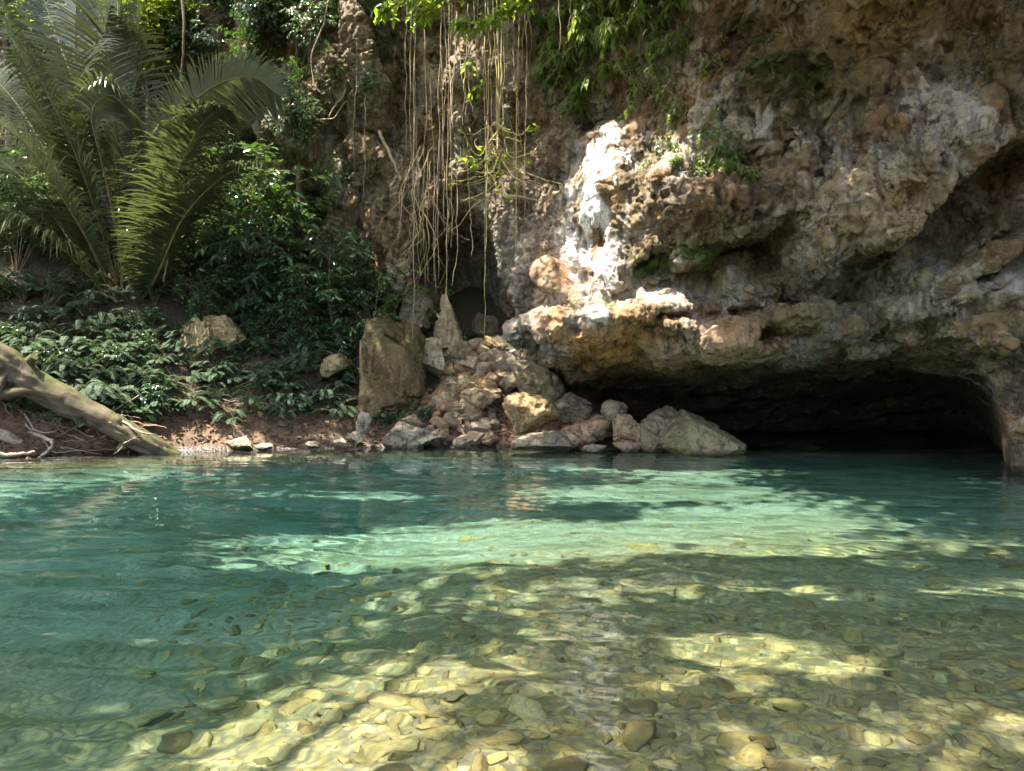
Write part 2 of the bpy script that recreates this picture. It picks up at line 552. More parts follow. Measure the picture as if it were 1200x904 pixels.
# the river cave under the overhang
XX, YY = np.meshgrid(cx, cyy, indexing='ij')
zc = 2.26 - 0.19 * (YY - 15) + 0.24 * fbm(XX * 0.9, YY * 0.9, 0 * XX, 3, 2) + 0.13 * fbm(XX * 2.2, YY * 1.6, 0 * XX, 3, 6) + 0.05 * fbm(XX * 3, YY * 1.5, 0 * XX, 2, 7)
zc += 0.16 * np.exp(-((XX - 2.5) / 0.7) ** 2) - 0.28 * np.exp(-((XX - 1.05) / 0.3) ** 2) * sst(17.5, 16.5, YY)
zc += 0.36 * sst(0.9, 0.1, XX)
left_wall = -1.5 + 0.6 * np.clip(YY - 20.2, 0, 30) + 0.4 * fbm(XX * .3, YY * .8, 0 * XX, 3, 4)
right_wall = 9.35 + 0.62 * (YY - 13.5) + 0.5 * fbm(XX * .3 + 7, YY * .6, 0 * XX, 3, 5)
zc = zc - 5.5 * sst(0.5, -0.6, XX - left_wall) - 5 * sst(-0.7, 0.35, XX - right_wall) - 3.0 * sst(24, 30, YY)
zc = zc - 1.3 * (np.clip(XX - (right_wall - 3.4), 0, 3.4) / 3.4) ** 2.5 - .5 * sst(20, 23.5, YY)
dc = (zc[:, :, None] - cz[None, None, :]).astype(np.float32)
k = 0.25
h = np.clip(0.5 - 0.5 * (d - dc) / k, 0, 1)
d = d * (1 - h) + dc * h + k * h * (1 - h)
del dc, h
d[0], d[-1], d[:, 0], d[:, -1], d[:, :, 0], d[:, :, -1] = 1, 1, 1, 1, 1, 1


def surface_nets(d, org, hh):
    s = d < 0
    nx, ny, nz = d.shape
    cnt = np.zeros((nx - 1, ny - 1, nz - 1), np.int8)
    offs = [(i, j, k) for i in (0, 1) for j in (0, 1) for k in (0, 1)]
    for i, j, k in offs:
        cnt += s[i:nx - 1 + i, j:ny - 1 + j, k:nz - 1 + k]
    I, J, K = np.nonzero((cnt > 0) & (cnt < 8))
    idx = np.full(cnt.shape, -1, np.int32)
    idx[I, J, K] = np.arange(len(I))
    val = np.stack([d[I + o[0], J + o[1], K + o[2]] for o in offs], -1)
    acc = np.zeros((len(I), 3), np.float32)
    num = np.zeros(len(I), np.float32)
    for a in range(8):
        for b in range(a + 1, 8):
            df = [offs[b][q] - offs[a][q] for q in range(3)]
            if sum(abs(q) for q in df) != 1:
                continue
            va, vb = val[:, a], val[:, b]
            m = (va < 0) != (vb < 0)
            t = np.where(m, va / np.where(m, va - vb, 1), 0)
            for q in range(3):
                acc[:, q] += np.where(m, offs[a][q] + t * df[q], 0)
            num += m
    v = acc / num[:, None]
    v = (v + np.stack([I, J, K], -1)) * hh + np.array(org, np.float32)
    F = []
    for ax in range(3):
        sl0 = [slice(1, -1)] * 3
        sl1 = [slice(1, -1)] * 3
        sl0[ax] = slice(0, -1)
        sl1[ax] = slice(1, None)
        a, b = s[tuple(sl0)], s[tuple(sl1)]
        E = np.nonzero(a != b)
        flip = a[E]
        e = list(E)
        for q in range(3):
            if q != ax:
                e[q] = e[q] + 1
        u, w = [(1, 2), (2, 0), (0, 1)][ax]
        c = []
        for du, dw in ((-1, -1), (0, -1), (0, 0), (-1, 0)):
            g = [e[0].copy(), e[1].copy(), e[2].copy()]
            g[u] += du
            g[w] += dw
            c.append(idx[g[0], g[1], g[2]])
        q4 = np.stack(c, -1)
        q4[~flip] = q4[~flip][:, ::-1]
        F.append(q4)
    return v, np.concatenate(F)


cv, cf = surface_nets(d, (X0, Y0, Z0), H)
del d
# keep the side that can be seen (drop the box the rock was cut from, except the cliff top)
cenc = cv[cf].mean(1)
keep = (cenc[:, 1] < Y1 - 0.3) & (cenc[:, 2] > Z0 + 0.25) & (cenc[:, 0] > X0 + 0.3) & (cenc[:, 0] < X1 - 0.25)
cf = cf[keep]
used = np.unique(cf)
remap = np.full(len(cv), -1)
remap[used] = np.arange(len(used))
cv, cf = cv[used], remap[cf]


def vnormals(v, f):
    n = np.cross(v[f[:, 2]] - v[f[:, 0]], v[f[:, 3]] - v[f[:, 1]])
    acc = np.stack([np.bincount(f.ravel(), np.repeat(n[:, q], 4), len(v)) for q in range(3)], -1)
    return acc / (np.linalg.norm(acc, axis=1)[:, None] + 1e-12)


def quad_split(v, n, f):
    """split every quad in four, keeping the vertices shared"""
    N = len(v)
    e = np.stack([f, np.roll(f, -1, 1)], -1).reshape(-1, 2)
    key = np.minimum(e[:, 0], e[:, 1]).astype(np.int64) * N + np.maximum(e[:, 0], e[:, 1])
    uq, inv = np.unique(key, return_inverse=True)
    ea, eb = uq // N, uq % N
    v2 = np.concatenate([v, (v[ea] + v[eb]) / 2, v[f].mean(1)])
    n2 = np.concatenate([n, n[ea] + n[eb], n[f].mean(1)])
    n2 /= np.linalg.norm(n2, axis=1)[:, None] + 1e-12
    em = (inv + N).reshape(-1, 4)
    cm = np.arange(len(f)) + N + len(uq)
    prev = np.roll(em, 1, 1)
    q = np.stack([f, em, np.repeat(cm[:, None], 4, 1), prev], -1).reshape(-1, 4)
    return v2, n2, q


from mathutils.bvhtree import BVHTree
cn = vnormals(cv, cf)
_bv = BVHTree.FromPolygons(cv.tolist(), cf.tolist())
seen = np.zeros(len(cv), bool)
for ox in (0.0, -2.0, 2.0):
    eye = np.array([ox, 0.0, CAM_H])
    dirs = cv - eye
    ok = (np.abs(dirs[:, 0]) < 0.80 * dirs[:, 1]) & (dirs[:, 2] < 0.60 * dirs[:, 1]) & (cv[:, 2] > -0.8) & ~seen
    for i in np.nonzero(ok)[0]:
        dv = Vector(dirs[i])
        L = dv.length
        if _bv.ray_cast(Vector(eye), dv / L, L - 0.15)[0] is None:
            seen[i] = True
del _bv
for _ in range(2):                       # a margin round what is seen
    seen[np.unique(cf[seen[cf].any(1)])] = True
fseen = seen[cf].any(1)
calm = np.ones(len(cv))
calm[np.unique(cf[~fseen])] = 0.0        # where fine and coarse faces meet the surface is left as it is
f_rest = cf[~fseen]
fv, fn, ff = np.column_stack([cv, calm]), cn, cf[fseen]
for _ in range(CLIFF_SUBDIV):
    fv, fn, ff = quad_split(fv, fn, ff)
cv, calm, cn, cf = fv[:, :3], fv[:, 3], fn, np.concatenate([ff, f_rest])
print('cliff', len(cv), len(cf), int(seen.sum()))
x, y, z = cv.T
warp = 0.25 * NZ[1](x * 1.1, y * 1.1, z * 1.1)
warp2 = 0.25 * NZ[5](x * 1.3 + 4, y * 1.3, z * 1.3)
xw, yw_, zw = x + warp, y + warp2, z + warp * 0.6
cell = np.abs(NZ[3](xw * 0.9 + 2, yw_ * 0.9, zw * 1.3)) + 0.5 * np.abs(NZ[6](xw * 2.1, yw_ * 2.1, zw * 2.6))
disp = -0.16 * sst(0.12, 0.0, cell)                                            # cracks and seams
disp += 0.05 * ridged(xw * 1.4, yw_ * 1.4, zw * 1.1, 4, 2, gain=0.5)
bil = 0.17 * np.abs(NZ[2](xw * 2.3, yw_ * 2.3, zw * 1.9)) + 0.16 * np.abs(NZ[7](xw * 4.6, yw_ * 4.6, zw * 4.0)) + 0.09 * np.abs(NZ[11](xw * 9.5, yw_ * 9.5, zw * 8.5)) + 0.05 * np.abs(NZ[0](xw * 19, yw_ * 19, zw * 17))
disp += (bil - 0.10) * (0.28 + 0.36 * sst(-.15, .25, NZ[5](x * .6, y * .6, z * .6)))
disp += 0.07 * np.abs(NZ[9](xw * 3.1, yw_ * 3.1, zw * 0.8)) * sst(.2, -.2, NZ[5](x * .6, y * .6, z * .6))
disp += 0.075 * fbm(xw * 3.6, yw_ * 3.6, zw * 2.8, 4, 7, gain=0.55)
disp += 0.045 * (ridged(xw * 6.5, yw_ * 6.5, zw * 5, 3, 5, gain=.6) - .4)
vfl = ridged(x * 5.5 + 2 * warp, y * 5.5, z * 0.9, 2, 3)                      # drapery flutes
disp += 0.05 * vfl * sst(-0.2, 0.5, NZ[8](x * .5, y * .5, z * .5))
pit = fbm(x * 2.1, y * 2.1, z * 2.1, 2, 9)
disp -= 0.14 * sst(0.24, 0.45, pit) * sst(-.1, .2, NZ[4](x * .35, y * .35, z * .35 + 3))
pp = fbm(xw * 3.4 + 9, yw_ * 3.4, zw * 2.6, 3, 3)
disp -= 0.12 * sst(0.22, 0.36, pp)
inside = sst(17.2, 19.5, y) * sst(0.8, 1.6, x) * sst(2.6, 1.8, z)
ceil_smooth = 1 - 0.6 * sst(8, 9, x + 0 * y) * 0 - 0.75 * sst(2.1, 1.4, z) * sst(2.5, 4, x)
_bc = P(648, 325, 16.0)
disp *= 1 - .6 * sst(.8, .5, np.sqrt((x - _bc[0]) ** 2 + (y - _bc[1]) ** 2 + (z - _bc[2]) ** 2))
_px, _py = 600 + x / y * FPX, 452 - (z - CAM_H) / y * FPX
disp *= 1 - .55 * np.exp(-((_px - (722 - 50 * np.clip((_py - 150) / 220, 0, 1))) / 34) ** 2) * sst(130, 180, _py) * sst(400, 350, _py)
disp *= ceil_smooth * calm * (1 - 0.35 * sst(0.1, -0.1, z - np.interp(x, lipw[:, 0], lipw[:, 2])) * sst(1.5, 3, x))
cv = cv + cn * disp[:, None].astype(np.float32)


def bump2(px, py, sx, sy, D=None):
    """soft spot on the rock around a photograph pixel (a tint in the colour)"""
    DD = y
    ppx = 600 + x / DD * FPX
    ppy = 452 - (z - CAM_H) / DD * FPX
    return np.exp(-((ppx - px) / sx) ** 2 - ((ppy - py) / sy) ** 2)


# ------------------------------------------------------------------ rock colours (stone stains, with a sunlit streak and cave shade painted in)
def lerp(a, b, t):
    return a * (1 - t[:, None]) + np.asarray(b, np.float32) * t[:, None]


def clampf(a):
    return np.clip(a, 0, 1)


nA = fbm(x * 0.5, y * 0.5, z * 0.5, 4, 1)
nB = fbm(x * 1.3 + 5, y * 1.3, z * 1.3, 4, 4)
nC = fbm(x * 2.6, y * 2.6, z * 0.7, 3, 6)          # vertical streaks
col = np.tile(np.array([0.22, 0.155, 0.085], np.float32), (len(x), 1))
nD = fbm(x * 0.9 + 11, y * 0.9, z * 0.9, 5, 8, gain=.6)
nE = fbm(x * 1.9 + 3, y * 1.9, z * 1.5, 5, 10, gain=.65)
col = lerp(col, (0.17, 0.15, 0.115), sst(-0.1, 0.25, nA))
col = lerp(col, (0.22, 0.12, 0.05), 0.85 * sst(0.02, 0.22, nB))
col = lerp(col, (0.46, 0.40, 0.31), 0.75 * sst(0.06, 0.26, nD))
col = lerp(col, (0.33, 0.31, 0.30), 0.7 * sst(0.08, 0.26, nE) * sst(-.1, .15, nD))
col = lerp(col, (0.07, 0.05, 0.032), 0.8 * sst(0.10, 0.30, -nE))
col = lerp(col, (0.10, 0.085, 0.035), 0.6 * sst(0.05, 0.25, -nD))
# regions
reg = clampf
leftwall = sst(0.6, -0.6, x - 0.33 * (z - 2.8))
col = lerp(col, (0.23, 0.165, 0.105), 0.55 * leftwall)
col = lerp(col, (0.34, 0.31, 0.26), leftwall * .5 * sst(0.0, .3, nC))
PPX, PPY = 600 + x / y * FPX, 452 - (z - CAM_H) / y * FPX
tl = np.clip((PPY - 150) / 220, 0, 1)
sunlit_streak = np.exp(-((PPX - (722 - 50 * tl)) / (19 + 16 * tl)) ** 2) * sst(140, 175, PPY) * sst(400, 360, PPY)
col = lerp(col, (0.86, 0.83, 0.80), clampf(sunlit_streak * 1.7) * sst(-0.30, 0.05, nC + 0.5 * nE))  # pale calcite whitened further; strong sun is put into this colour
col = lerp(col, (0.62, 0.56, 0.50), clampf(bump2(675, 345, 30, 22)) * .7)
col = lerp(col, (0.48, 0.235, 0.085), clampf(bump2(672, 396, 105, 46) * 1.4) * sst(-.45, .1, nB))
col = lerp(col, (0.38, 0.20, 0.085), clampf(bump2(645, 325, 26, 26) * 1.6))
col = lerp(col, (0.36, 0.22, 0.11), clampf(bump2(855, 400, 60, 32)) * .8)
col = lerp(col, (0.17, 0.085, 0.04), clampf(bump2(850, 238, 52, 30)) * .85)
col = lerp(col, (0.30, 0.18, 0.065), clampf(bump2(1050, 20, 160, 50)) * .7)
col = lerp(col, (0.13, 0.105, 0.045), clampf(bump2(1140, 100, 110, 90)) * .65 * sst(-.2, .2, nA))
col = lerp(col, (0.44, 0.33, 0.19), clampf(bump2(1020, 240, 75, 55)) * .75 * sst(-.35, .1, nE))
col = lerp(col, (0.55, 0.50, 0.42), clampf(bump2(790, 345, 110, 14)) * .7)
olive = clampf(bump2(820, 300, 100, 45) + bump2(960, 320, 110, 45) + bump2(1120, 360, 130, 50))
col = lerp(col, (0.155, 0.135, 0.055), 0.7 * olive * sst(-.35, .1, nB))
moss = clampf(bump2(800, 300, 40, 14) * 1.4 + bump2(695, 362, 26, 12) + .8 * bump2(760, 310, 30, 16))
col = lerp(col, (0.07, 0.13, 0.02), moss * sst(-.3, .1, nB + .15))
mossy_top = clampf(bump2(940, 90, 60, 55) + .8 * bump2(900, 230, 60, 20) + .6 * bump2(430, 90, 50, 80)) * sst(-.1, .2, nB)
col = lerp(col, (0.085, 0.085, 0.03), .8 * mossy_top)
greyl = clampf(bump2(590, 330, 50, 80) + bump2(600, 420, 60, 60))
col = lerp(col, (0.24, 0.22, 0.19), greyl * .7)
cave_shade = sst(15.5, 18, y) * sst(0.8, 1.6, x) * sst(2.4, 1.6, z)
col = lerp(col, (0.075, 0.048, 0.03), cave_shade * .92)  # cave interior darkened in the colour, standing for its shade
col = col * (1 + 0.25 * fbm(x * 7, y * 7, z * 7, 3, 2))[:, None]
col = np.clip(col, 0.015, 0.85)


def rock_material(name, attr=True, base=((0.3, 0.24, 0.17), (0.42, 0.36, 0.28)), dark=(0.06, 0.045, 0.03), scale=1.0, bump=0.8, moss=None, randomise=0.0):
    m, nt, out = new_mat(name)
    T = NT(nt)
    if attr:
        vec = T.n('ShaderNodeNewGeometry').outputs['Position']
        c = T.n('ShaderNodeAttribute', attribute_name='stain_light').outputs['Color']
    else:
        tc = T.n('ShaderNodeTexCoord')
        vec = tc.outputs['Object']
        oi = T.n('ShaderNodeObjectInfo')
        vec = T.n('ShaderNodeVectorMath', operation='ADD', ins={0: vec, 1: oi.outputs['Location']}).outputs[0]
        c = T.mix(T.ramp(T.noise(vec, 2.2 * scale, 5, 0.6, 0.4), 0.35, 0.65), base[0], base[1])
        if randomise:
            hsv = T.n('ShaderNodeHueSaturation', ins={'Color': c, 'Value': T.math('MULTIPLY_ADD', oi.outputs['Random'], randomise, 1 - randomise / 2),
                                                       'Saturation': T.math('MULTIPLY_ADD', T.math('FRACT', T.math('MULTIPLY', oi.outputs['Random'], 7.3)), .35, .72)})
            c = hsv.outputs[0]
    f1 = T.noise(vec, 6.0 * scale, 12, 0.72, 0.8)
    f2 = T.noise(vec, 24.0 * scale, 9, 0.75)
    f3 = T.noise(vec, 70.0 * scale, 4, 0.7)
    st = T.noise(T.mapping(vec, (5, 5, 0.8)), 1.0 * scale, 5, 0.6, 0.8)
    c = T.mix(T.ramp(f1, 0.5, 0.72, 0, 0.75), c, dark)
    c = T.mix(T.ramp(st, 0.53, 0.64, 0, 0.65), c, dark)
    c = T.mix(T.ramp(f2, 0.25, 0.42, 0.55, 0), c, dark)
    c = T.mix(T.ramp(T.noise(vec, 3.1 * scale, 6, .6, 1.0), 0.57, 0.7, 0, 0.45 if attr else .25), c, (0.46, 0.41, 0.33) if attr else (0.45, 0.37, 0.26))
    c = T.mix(T.ramp(T.noise(vec, 1.7 * scale, 7, .7, .5), 0.55, 0.68, 0, 0.5), c, (0.30, 0.17, 0.07))
    gate = T.ramp(T.noise(vec, 1.3 * scale, 3), .45, .6)
    k1 = T.ramp(T.math('ABSOLUTE', T.math('SUBTRACT', T.noise(T.mapping(vec, (1, 1, 1.5)), 1.5 * scale, 7, .55, 1.2), .5)), .0, .014, 0, 1)
    k2 = T.ramp(T.math('ABSOLUTE', T.math('SUBTRACT', T.noise(T.mapping(vec, (1, 1, .7), (3, 1, 5)), 3.6 * scale, 6, .55, .8), .5)), .0, .016, .2, 1)
    crk = T.math('MAXIMUM', T.math('MULTIPLY', k1, k2), T.math('SUBTRACT', 1.0, gate))
    c = T.mix(crk, T.mix(1.0, c, (.28, .25, .22), 'MULTIPLY'), c)
    c = T.mix(1.0, c, T.n('ShaderNodeCombineColor', ins={0: T.ramp(f3, .25, .75, .62, 1.3), 1: T.ramp(f3, .25, .75, .62, 1.3), 2: T.ramp(f3, .25, .75, .64, 1.26)}).outputs[0], 'MULTIPLY')
    pz_ = T.n('ShaderNodeSeparateXYZ', ins={0: T.n('ShaderNodeNewGeometry').outputs['Position']}).outputs[2]
    wet = T.ramp(T.math('ADD', pz_, T.math('MULTIPLY', f1, -.16)), .06, -.03)
    c = T.mix(wet, c, T.mix(1.0, c, (.42, .40, .36), 'MULTIPLY'))
    if moss:
        nz = T.n('ShaderNodeSeparateXYZ', ins={0: T.n('ShaderNodeNewGeometry').outputs['Normal']}).outputs[2]
        c = T.mix(T.math('MULTIPLY', T.ramp(nz, -.1, 0.7), T.ramp(T.noise(vec, 2.5, 6, .7), .42, .6, 0, moss[1])), c, moss[0])
    bs = T.n('ShaderNodeBsdfPrincipled', ins={'Base Color': c, 'Roughness': T.math('MULTIPLY_ADD', wet, -.5, .85), 'Specular IOR Level': 0.3})
    v1 = T.n('ShaderNodeTexVoronoi', feature='SMOOTH_F1', ins={'Vector': vec, 'Scale': 9.0 * scale, 'Smoothness': 0.4}).outputs['Distance']
    hh = T.math('ADD', T.math('MULTIPLY', f1, 1.0), T.math('ADD', T.math('MULTIPLY', f2, 0.6), T.math('ADD', T.math('MULTIPLY', v1, 0.35), T.math('MULTIPLY', crk, .45))))
    b = T.n('ShaderNodeBump', ins={'Strength': bump, 'Distance': 0.12 / scale, 'Height': hh})
    T.l(b.outputs[0], bs.inputs['Normal'])
    T.l(bs.outputs[0], out.inputs[0])
    return m


m_cliff = rock_material('stained limestone')
cliff = link('cliff', mesh_from('cliff', cv, [cf], m_cliff, attrs={'stain_light': col}))
tag(cliff, kind='structure')
# ------------------------------------------------------------------ water: a closed body with a rippled surface
wy = [0.9]
while wy[-1] < 21:
    wy.append(wy[-1] + max(0.018, 0.006 * wy[-1]))
wy = np.concatenate([[-14, -10, -6, -3, -1.5, -.5, .2, .6], wy, np.linspace(22, 31.5, 24)])
wx = np.concatenate([np.linspace(-60, -20, 14), np.arange(-19, -4.2, .1), np.arange(-4.2, 5, .028), np.arange(5, 12.8, .08)])
WX, WY = np.meshgrid(wx, wy, indexing='ij')
WZ = np.zeros_like(WX)
rw = np.random.default_rng(5)
fade = sst(-2, 2, WY)
patch = 0.30 + 0.9 * sst(-.35, .45, fbm(WX * .3, WY * .45, 0 * WX, 3, 1))
for i in range(60):
    lam = math.exp(rw.uniform(math.log(0.11), math.log(1.1)))
    th = rw.normal(math.radians(68), math.radians(27))
    slope = 0.0165 * (lam / 0.4) ** -0.1 * WAVE
    kx, ky = 2 * np.pi / lam * math.cos(th), 2 * np.pi / lam * math.sin(th)
    amp = slope * lam / (2 * np.pi)
    ph = rw.uniform(0, 6.28) + 1.5 * NZ[i % 12](WX * .3 / lam * .4 + i, WY * .3 / lam * .4, 0 * WX)
    lod = sst(0.0, 1.0, lam / (2.4 * np.maximum(0.028, 0.006 * WY)) - 0.6)
    WZ += amp * np.sin(kx * WX + ky * WY + ph) * lod
WZ *= patch * fade * (.6 + .4 * sst(3.2, 6.0, WY))
ni, nj = WX.shape
top = np.stack([WX, WY, WZ], -1).reshape(-1, 3)
ii = (np.arange(ni - 1)[:, None] * nj + np.arange(nj - 1)[None, :]).ravel()
F_top = np.stack([ii, ii + nj, ii + nj + 1, ii + 1], -1)
m_water, nt, out = new_mat('river water')
T = NT(nt)
gl = T.n('ShaderNodeBsdfGlass', ins={'Color': (1, 1, 1, 1), 'Roughness': 0.0, 'IOR': 1.33})
T.l(gl.outputs[0], out.inputs[0])
water = link('water', mesh_from('water', top, [F_top], m_water))
tag(water, kind='structure')
try:
    water.cycles.is_caustics_caster = True
    ground.cycles.is_caustics_receiver = True
except Exception as e:
    print('caustics', e)

# the body of the water: only absorbs light; its top lies just above the ripples so that it holds all of them
wt = float(WZ.max()) + 0.012
bx0, bx1, by0, by1 = -55.0, 15.5, -12.0, 30.5
bv = np.array([[x_, y_, z_] for z_ in (-5.5, wt) for y_ in (by0, by1) for x_ in (bx0, bx1)])
bf = np.array([[0, 2, 3, 1], [4, 5, 7, 6], [0, 1, 5, 4], [2, 6, 7, 3], [0, 4, 6, 2], [1, 3, 7, 5]])
m_body, nt, out = new_mat('water body')
T = NT(nt)
va = T.n('ShaderNodeVolumeAbsorption', ins={'Color': WATER_COL + (1,), 'Density': WATER_DENS})
T.l(va.outputs[0], out.inputs[1])
wb = link('water_body', mesh_from('water_body', bv, [bf], m_body, False))
tag(wb, kind='structure')
print('water top', wt)
# ------------------------------------------------------------------ boulders, rubble and river stones
import bmesh
_ico = {}


def ico(level):
    if level not in _ico:
        bm = bmesh.new()
        bmesh.ops.create_icosphere(bm, subdivisions=level, radius=1.0)
        bm.verts.ensure_lookup_table()
        _ico[level] = (np.array([v.co[:] for v in bm.verts]), np.array([[v.index for v in f.verts] for f in bm.faces]))
        bm.free()
    return _ico[level]


def rock_shape(seed, dims, level=5, cuts=11, rough=0.11, lay=0.0, cut_range=(0.42, 0.82), pit=0.0, power=0.8, planes=()):
    r = np.random.default_rng(seed)
    v, f = ico(level)
    v = v.copy()
    v = np.sign(v) * np.abs(v) ** power
    for _ in range(cuts):
        n = r.normal(size=3)
        n /= np.linalg.norm(n)
        o = r.uniform(*cut_range)
        dd = v @ n - o
        v = v - n * (np.maximum(dd, 0) * 0.97)[:, None]
    for px_, py_, pz_, o in planes:
        n = np.array([px_, py_, pz_], float)
        n /= np.linalg.norm(n)
        v = v - n * (np.maximum(v @ n - o, 0) * 0.97)[:, None]
    o = r.uniform(0, 30, 3)
    dv = v / (np.linalg.norm(v, axis=1)[:, None] + 1e-9)
    dims = np.asarray(dims, float)
    rel = v * dims / dims.max() * 1.3
    a, b, c = (rel + o).T
    disp = rough * 1.3 * fbm(a * 1.3, b * 1.3, c * 1.3, 3, seed) + rough * 0.75 * ridged(a * 2.6, b * 2.6, c * 2.6, 5, seed + 3, gain=.6)
    disp -= rough * 1.2 * sst(0.10, 0.0, np.abs(fbm(a * 1.1 + 5, b * 1.1, c * 1.6, 2, seed + 7)))
    if lay:
        disp += lay * (0.5 - np.abs(((c * 4 + 0.8 * fbm(a, b, c, 2, 1)) % 1.0) - 0.5))
    if pit:
        disp -= pit * sst(0.1, 0.45, fbm(a * 5, b * 5, c * 5, 2, seed + 5))
    v = v + dv * disp[:, None]
    return v * dims, f


m_tan = rock_material('tan shore limestone', False, ((0.28, 0.18, 0.09), (0.40, 0.285, 0.155)), scale=1.6, bump=0.7, randomise=.5)
m_grey = rock_material('grey limestone', False, ((0.17, 0.13, 0.08), (0.28, 0.225, 0.145)), scale=1.5, bump=0.7, randomise=.4)
m_pale = rock_material('pale limestone', False, ((0.33, 0.25, 0.15), (0.48, 0.39, 0.26)), scale=1.8, bump=0.7, randomise=.3)
m_orange = rock_material('rusty limestone', False, ((0.30, 0.17, 0.09), (0.38, 0.25, 0.15)), scale=1.4, bump=0.7, randomise=.4)
m_olive = rock_material('algae filmed limestone', False, ((0.22, 0.18, 0.09), (0.30, 0.25, 0.14)), scale=1.4, bump=0.7, randomise=.3)
m_pit = rock_material('pitted yellow limestone', False, ((0.36, 0.26, 0.13), (0.46, 0.36, 0.20)), scale=2.4, bump=1.0, moss=((0.06, 0.08, 0.02), .8))
m_slab = rock_material('brown mossy rock', False, ((0.13, 0.085, 0.04), (0.21, 0.15, 0.075)), scale=1.3, bump=0.9, moss=((0.05, 0.06, 0.015), .95))


def boulder(name, label, px, py, w, h, D, mat, seed, depth=0.8, rot=(0, 0, 0), sink=0.12, cat='boulder', group=None, level=5, **kw):
    """w,h: size in photograph pixels; centre at px,py"""
    W_, H_ = w / FPX * D / 2, h / FPX * D / 2
    vv, ff = rock_shape(seed, (W_ * 1.12, W_ * depth, H_ * (1.1 + sink)), level=level, **kw)
    me = mesh_from(name, vv, [ff], mat)
    c = P(px, py, D)
    o = link(name, me, None, c - np.array([0, 0, H_ * sink]))
    o.rotation_euler = [math.radians(a) for a in rot]
    return tag(o, label, cat, group)


BG = 'boulders at the cave mouth'
boulder('boulder', 'large grey-green wedge of rock at the dark cave mouth, rightmost of the shore boulders', 822, 506, 104, 54, 16.7, m_olive, 1, 0.8, (0, 0, 0), cuts=4, lay=.03, rough=.08, cut_range=(.7, .95), power=.9, planes=((.62, -.25, .75, .30), (-.75, -.3, .55, .5), (.1, -.9, .45, .5), (.9, -.5, .1, .8)), group=BG)
boulder('boulder', 'tan humped boulder leaning behind the big grey-green wedge at the cave mouth', 785, 500, 72, 56, 17.3, m_tan, 2, 0.8, (0, -10, 20), group=BG)
boulder('boulder', 'small rusty knobbly boulder just left of the humped tan boulder at the cave mouth', 737, 505, 44, 42, 17.3, m_orange, 3, 0.9, (0, 10, 40), pit=.06, group=BG)
boulder('boulder', 'low rusty slab with a broken top lying behind the grey waterline boulder', 688, 503, 82, 38, 17.8, m_orange, 4, 0.8, (0, -8, 10), lay=.06, group=BG)
boulder('boulder', 'jagged brown block standing between rusty slab and cave opening', 716, 488, 34, 34, 18.0, m_tan, 5, 0.9, (10, 10, 0), group=BG)
boulder('boulder', 'blocky grey boulder balanced on the rusty slab under the overhang', 668, 474, 42, 40, 18.1, m_grey, 6, 0.9, (0, 15, 0), cuts=9, group=BG)
boulder('boulder', 'dark olive boulder tilted to the right in shade under the overhang', 624, 450, 66, 42, 18.9, m_olive, 7, 0.9, (0, 28, 0), cuts=6, group=BG)
boulder('boulder', 'warm tan boulder with a bright sunlit face in the middle of the shore', 618, 488, 62, 48, 17.9, m_tan, 8, 0.8, (0, 8, 0), pit=.05, group=BG)
boulder('boulder', 'flat grey boulder sitting in the water in front of the sunlit tan boulder', 637, 518, 62, 22, 17.0, m_grey, 9, 0.7, (0, -6, 0), cuts=8, group=BG)
boulder('boulder', 'low tan rock at the waterline, close right of the flat grey boulder', 664, 518, 32, 22, 17.2, m_tan, 10, 0.8, (0, 12, 0), group=BG)
boulder('boulder', 'white sunlit flat rock at water level between grey boulder and rusty ones', 695, 524, 34, 9, 17.0, m_pale, 11, 0.9, level=4, group=BG)
boulder('boulder', 'small brown rock at water level beneath the humped tan boulder', 738, 523, 38, 14, 17.0, m_orange, 12, 0.8, level=4, group=BG)
BB = 'rocks of the bank'
boulder('boulder', 'pitted cream boulder on the waterline in front of the rubble slope', 481, 509, 66, 36, 17.9, m_pale, 13, 0.8, (0, -6, 0), pit=.10, group=BB)
boulder('boulder', 'tall brown mossy rock block standing upright beside the leafy shrubs', 459, 428, 66, 108, 19.2, m_slab, 14, 0.7, (0, 3, 10), sink=.15, cuts=5, rough=.15, power=.42, lay=.03, cut_range=(.7, 1.0), pit=.05, group=BB)
boulder('boulder', 'pitted yellow boulder standing among green plants, left and lower of a pair', 228, 400, 56, 52, 19.4, m_pit, 15, 0.8, (0, 20, 0), pit=.13, group=BB)
boulder('boulder', 'pitted yellow boulder among green plants, right and taller of a pair', 264, 388, 58, 58, 19.7, m_pit, 16, 0.8, (0, -15, 0), pit=.13, group=BB)
AG = 'rocks below the alcove'
boulder('boulder', 'pale pointed rock standing upright in front of the dark alcove', 526, 384, 44, 70, 21.0, m_pale, 17, 0.8, (0, -4, 0), cuts=6, rough=.12, power=.8, planes=((.85, -.3, .42, .55), (-.9, -.2, .38, .58), (0, -.9, .3, .6)), group=AG)
boulder('boulder', 'grey upright slab at the left edge of the dark alcove behind roots', 492, 362, 40, 66, 21.0, m_grey, 18, 0.7, (0, 6, 0), group=AG)
boulder('boulder', 'dark shaded upright rock deepest in the alcove', 562, 392, 40, 60, 22.2, m_grey, 19, 0.8, (0, 4, 0), group=AG)
boulder('boulder', 'large grey rock slope running down from alcove towards the overhang', 588, 448, 76, 62, 20.8, m_grey, 20, 0.8, (0, 34, 0), cuts=6, rough=.12, group=AG)
boulder('boulder', 'rounded grey boulder below the pale pointed rock', 535, 415, 34, 30, 20.3, m_grey, 21, 0.9, group=AG)
boulder('boulder', 'cream block below the grey upright slab at top of rubble slope', 503, 408, 28, 26, 20.0, m_pale, 22, 0.9, cuts=9, group=AG)
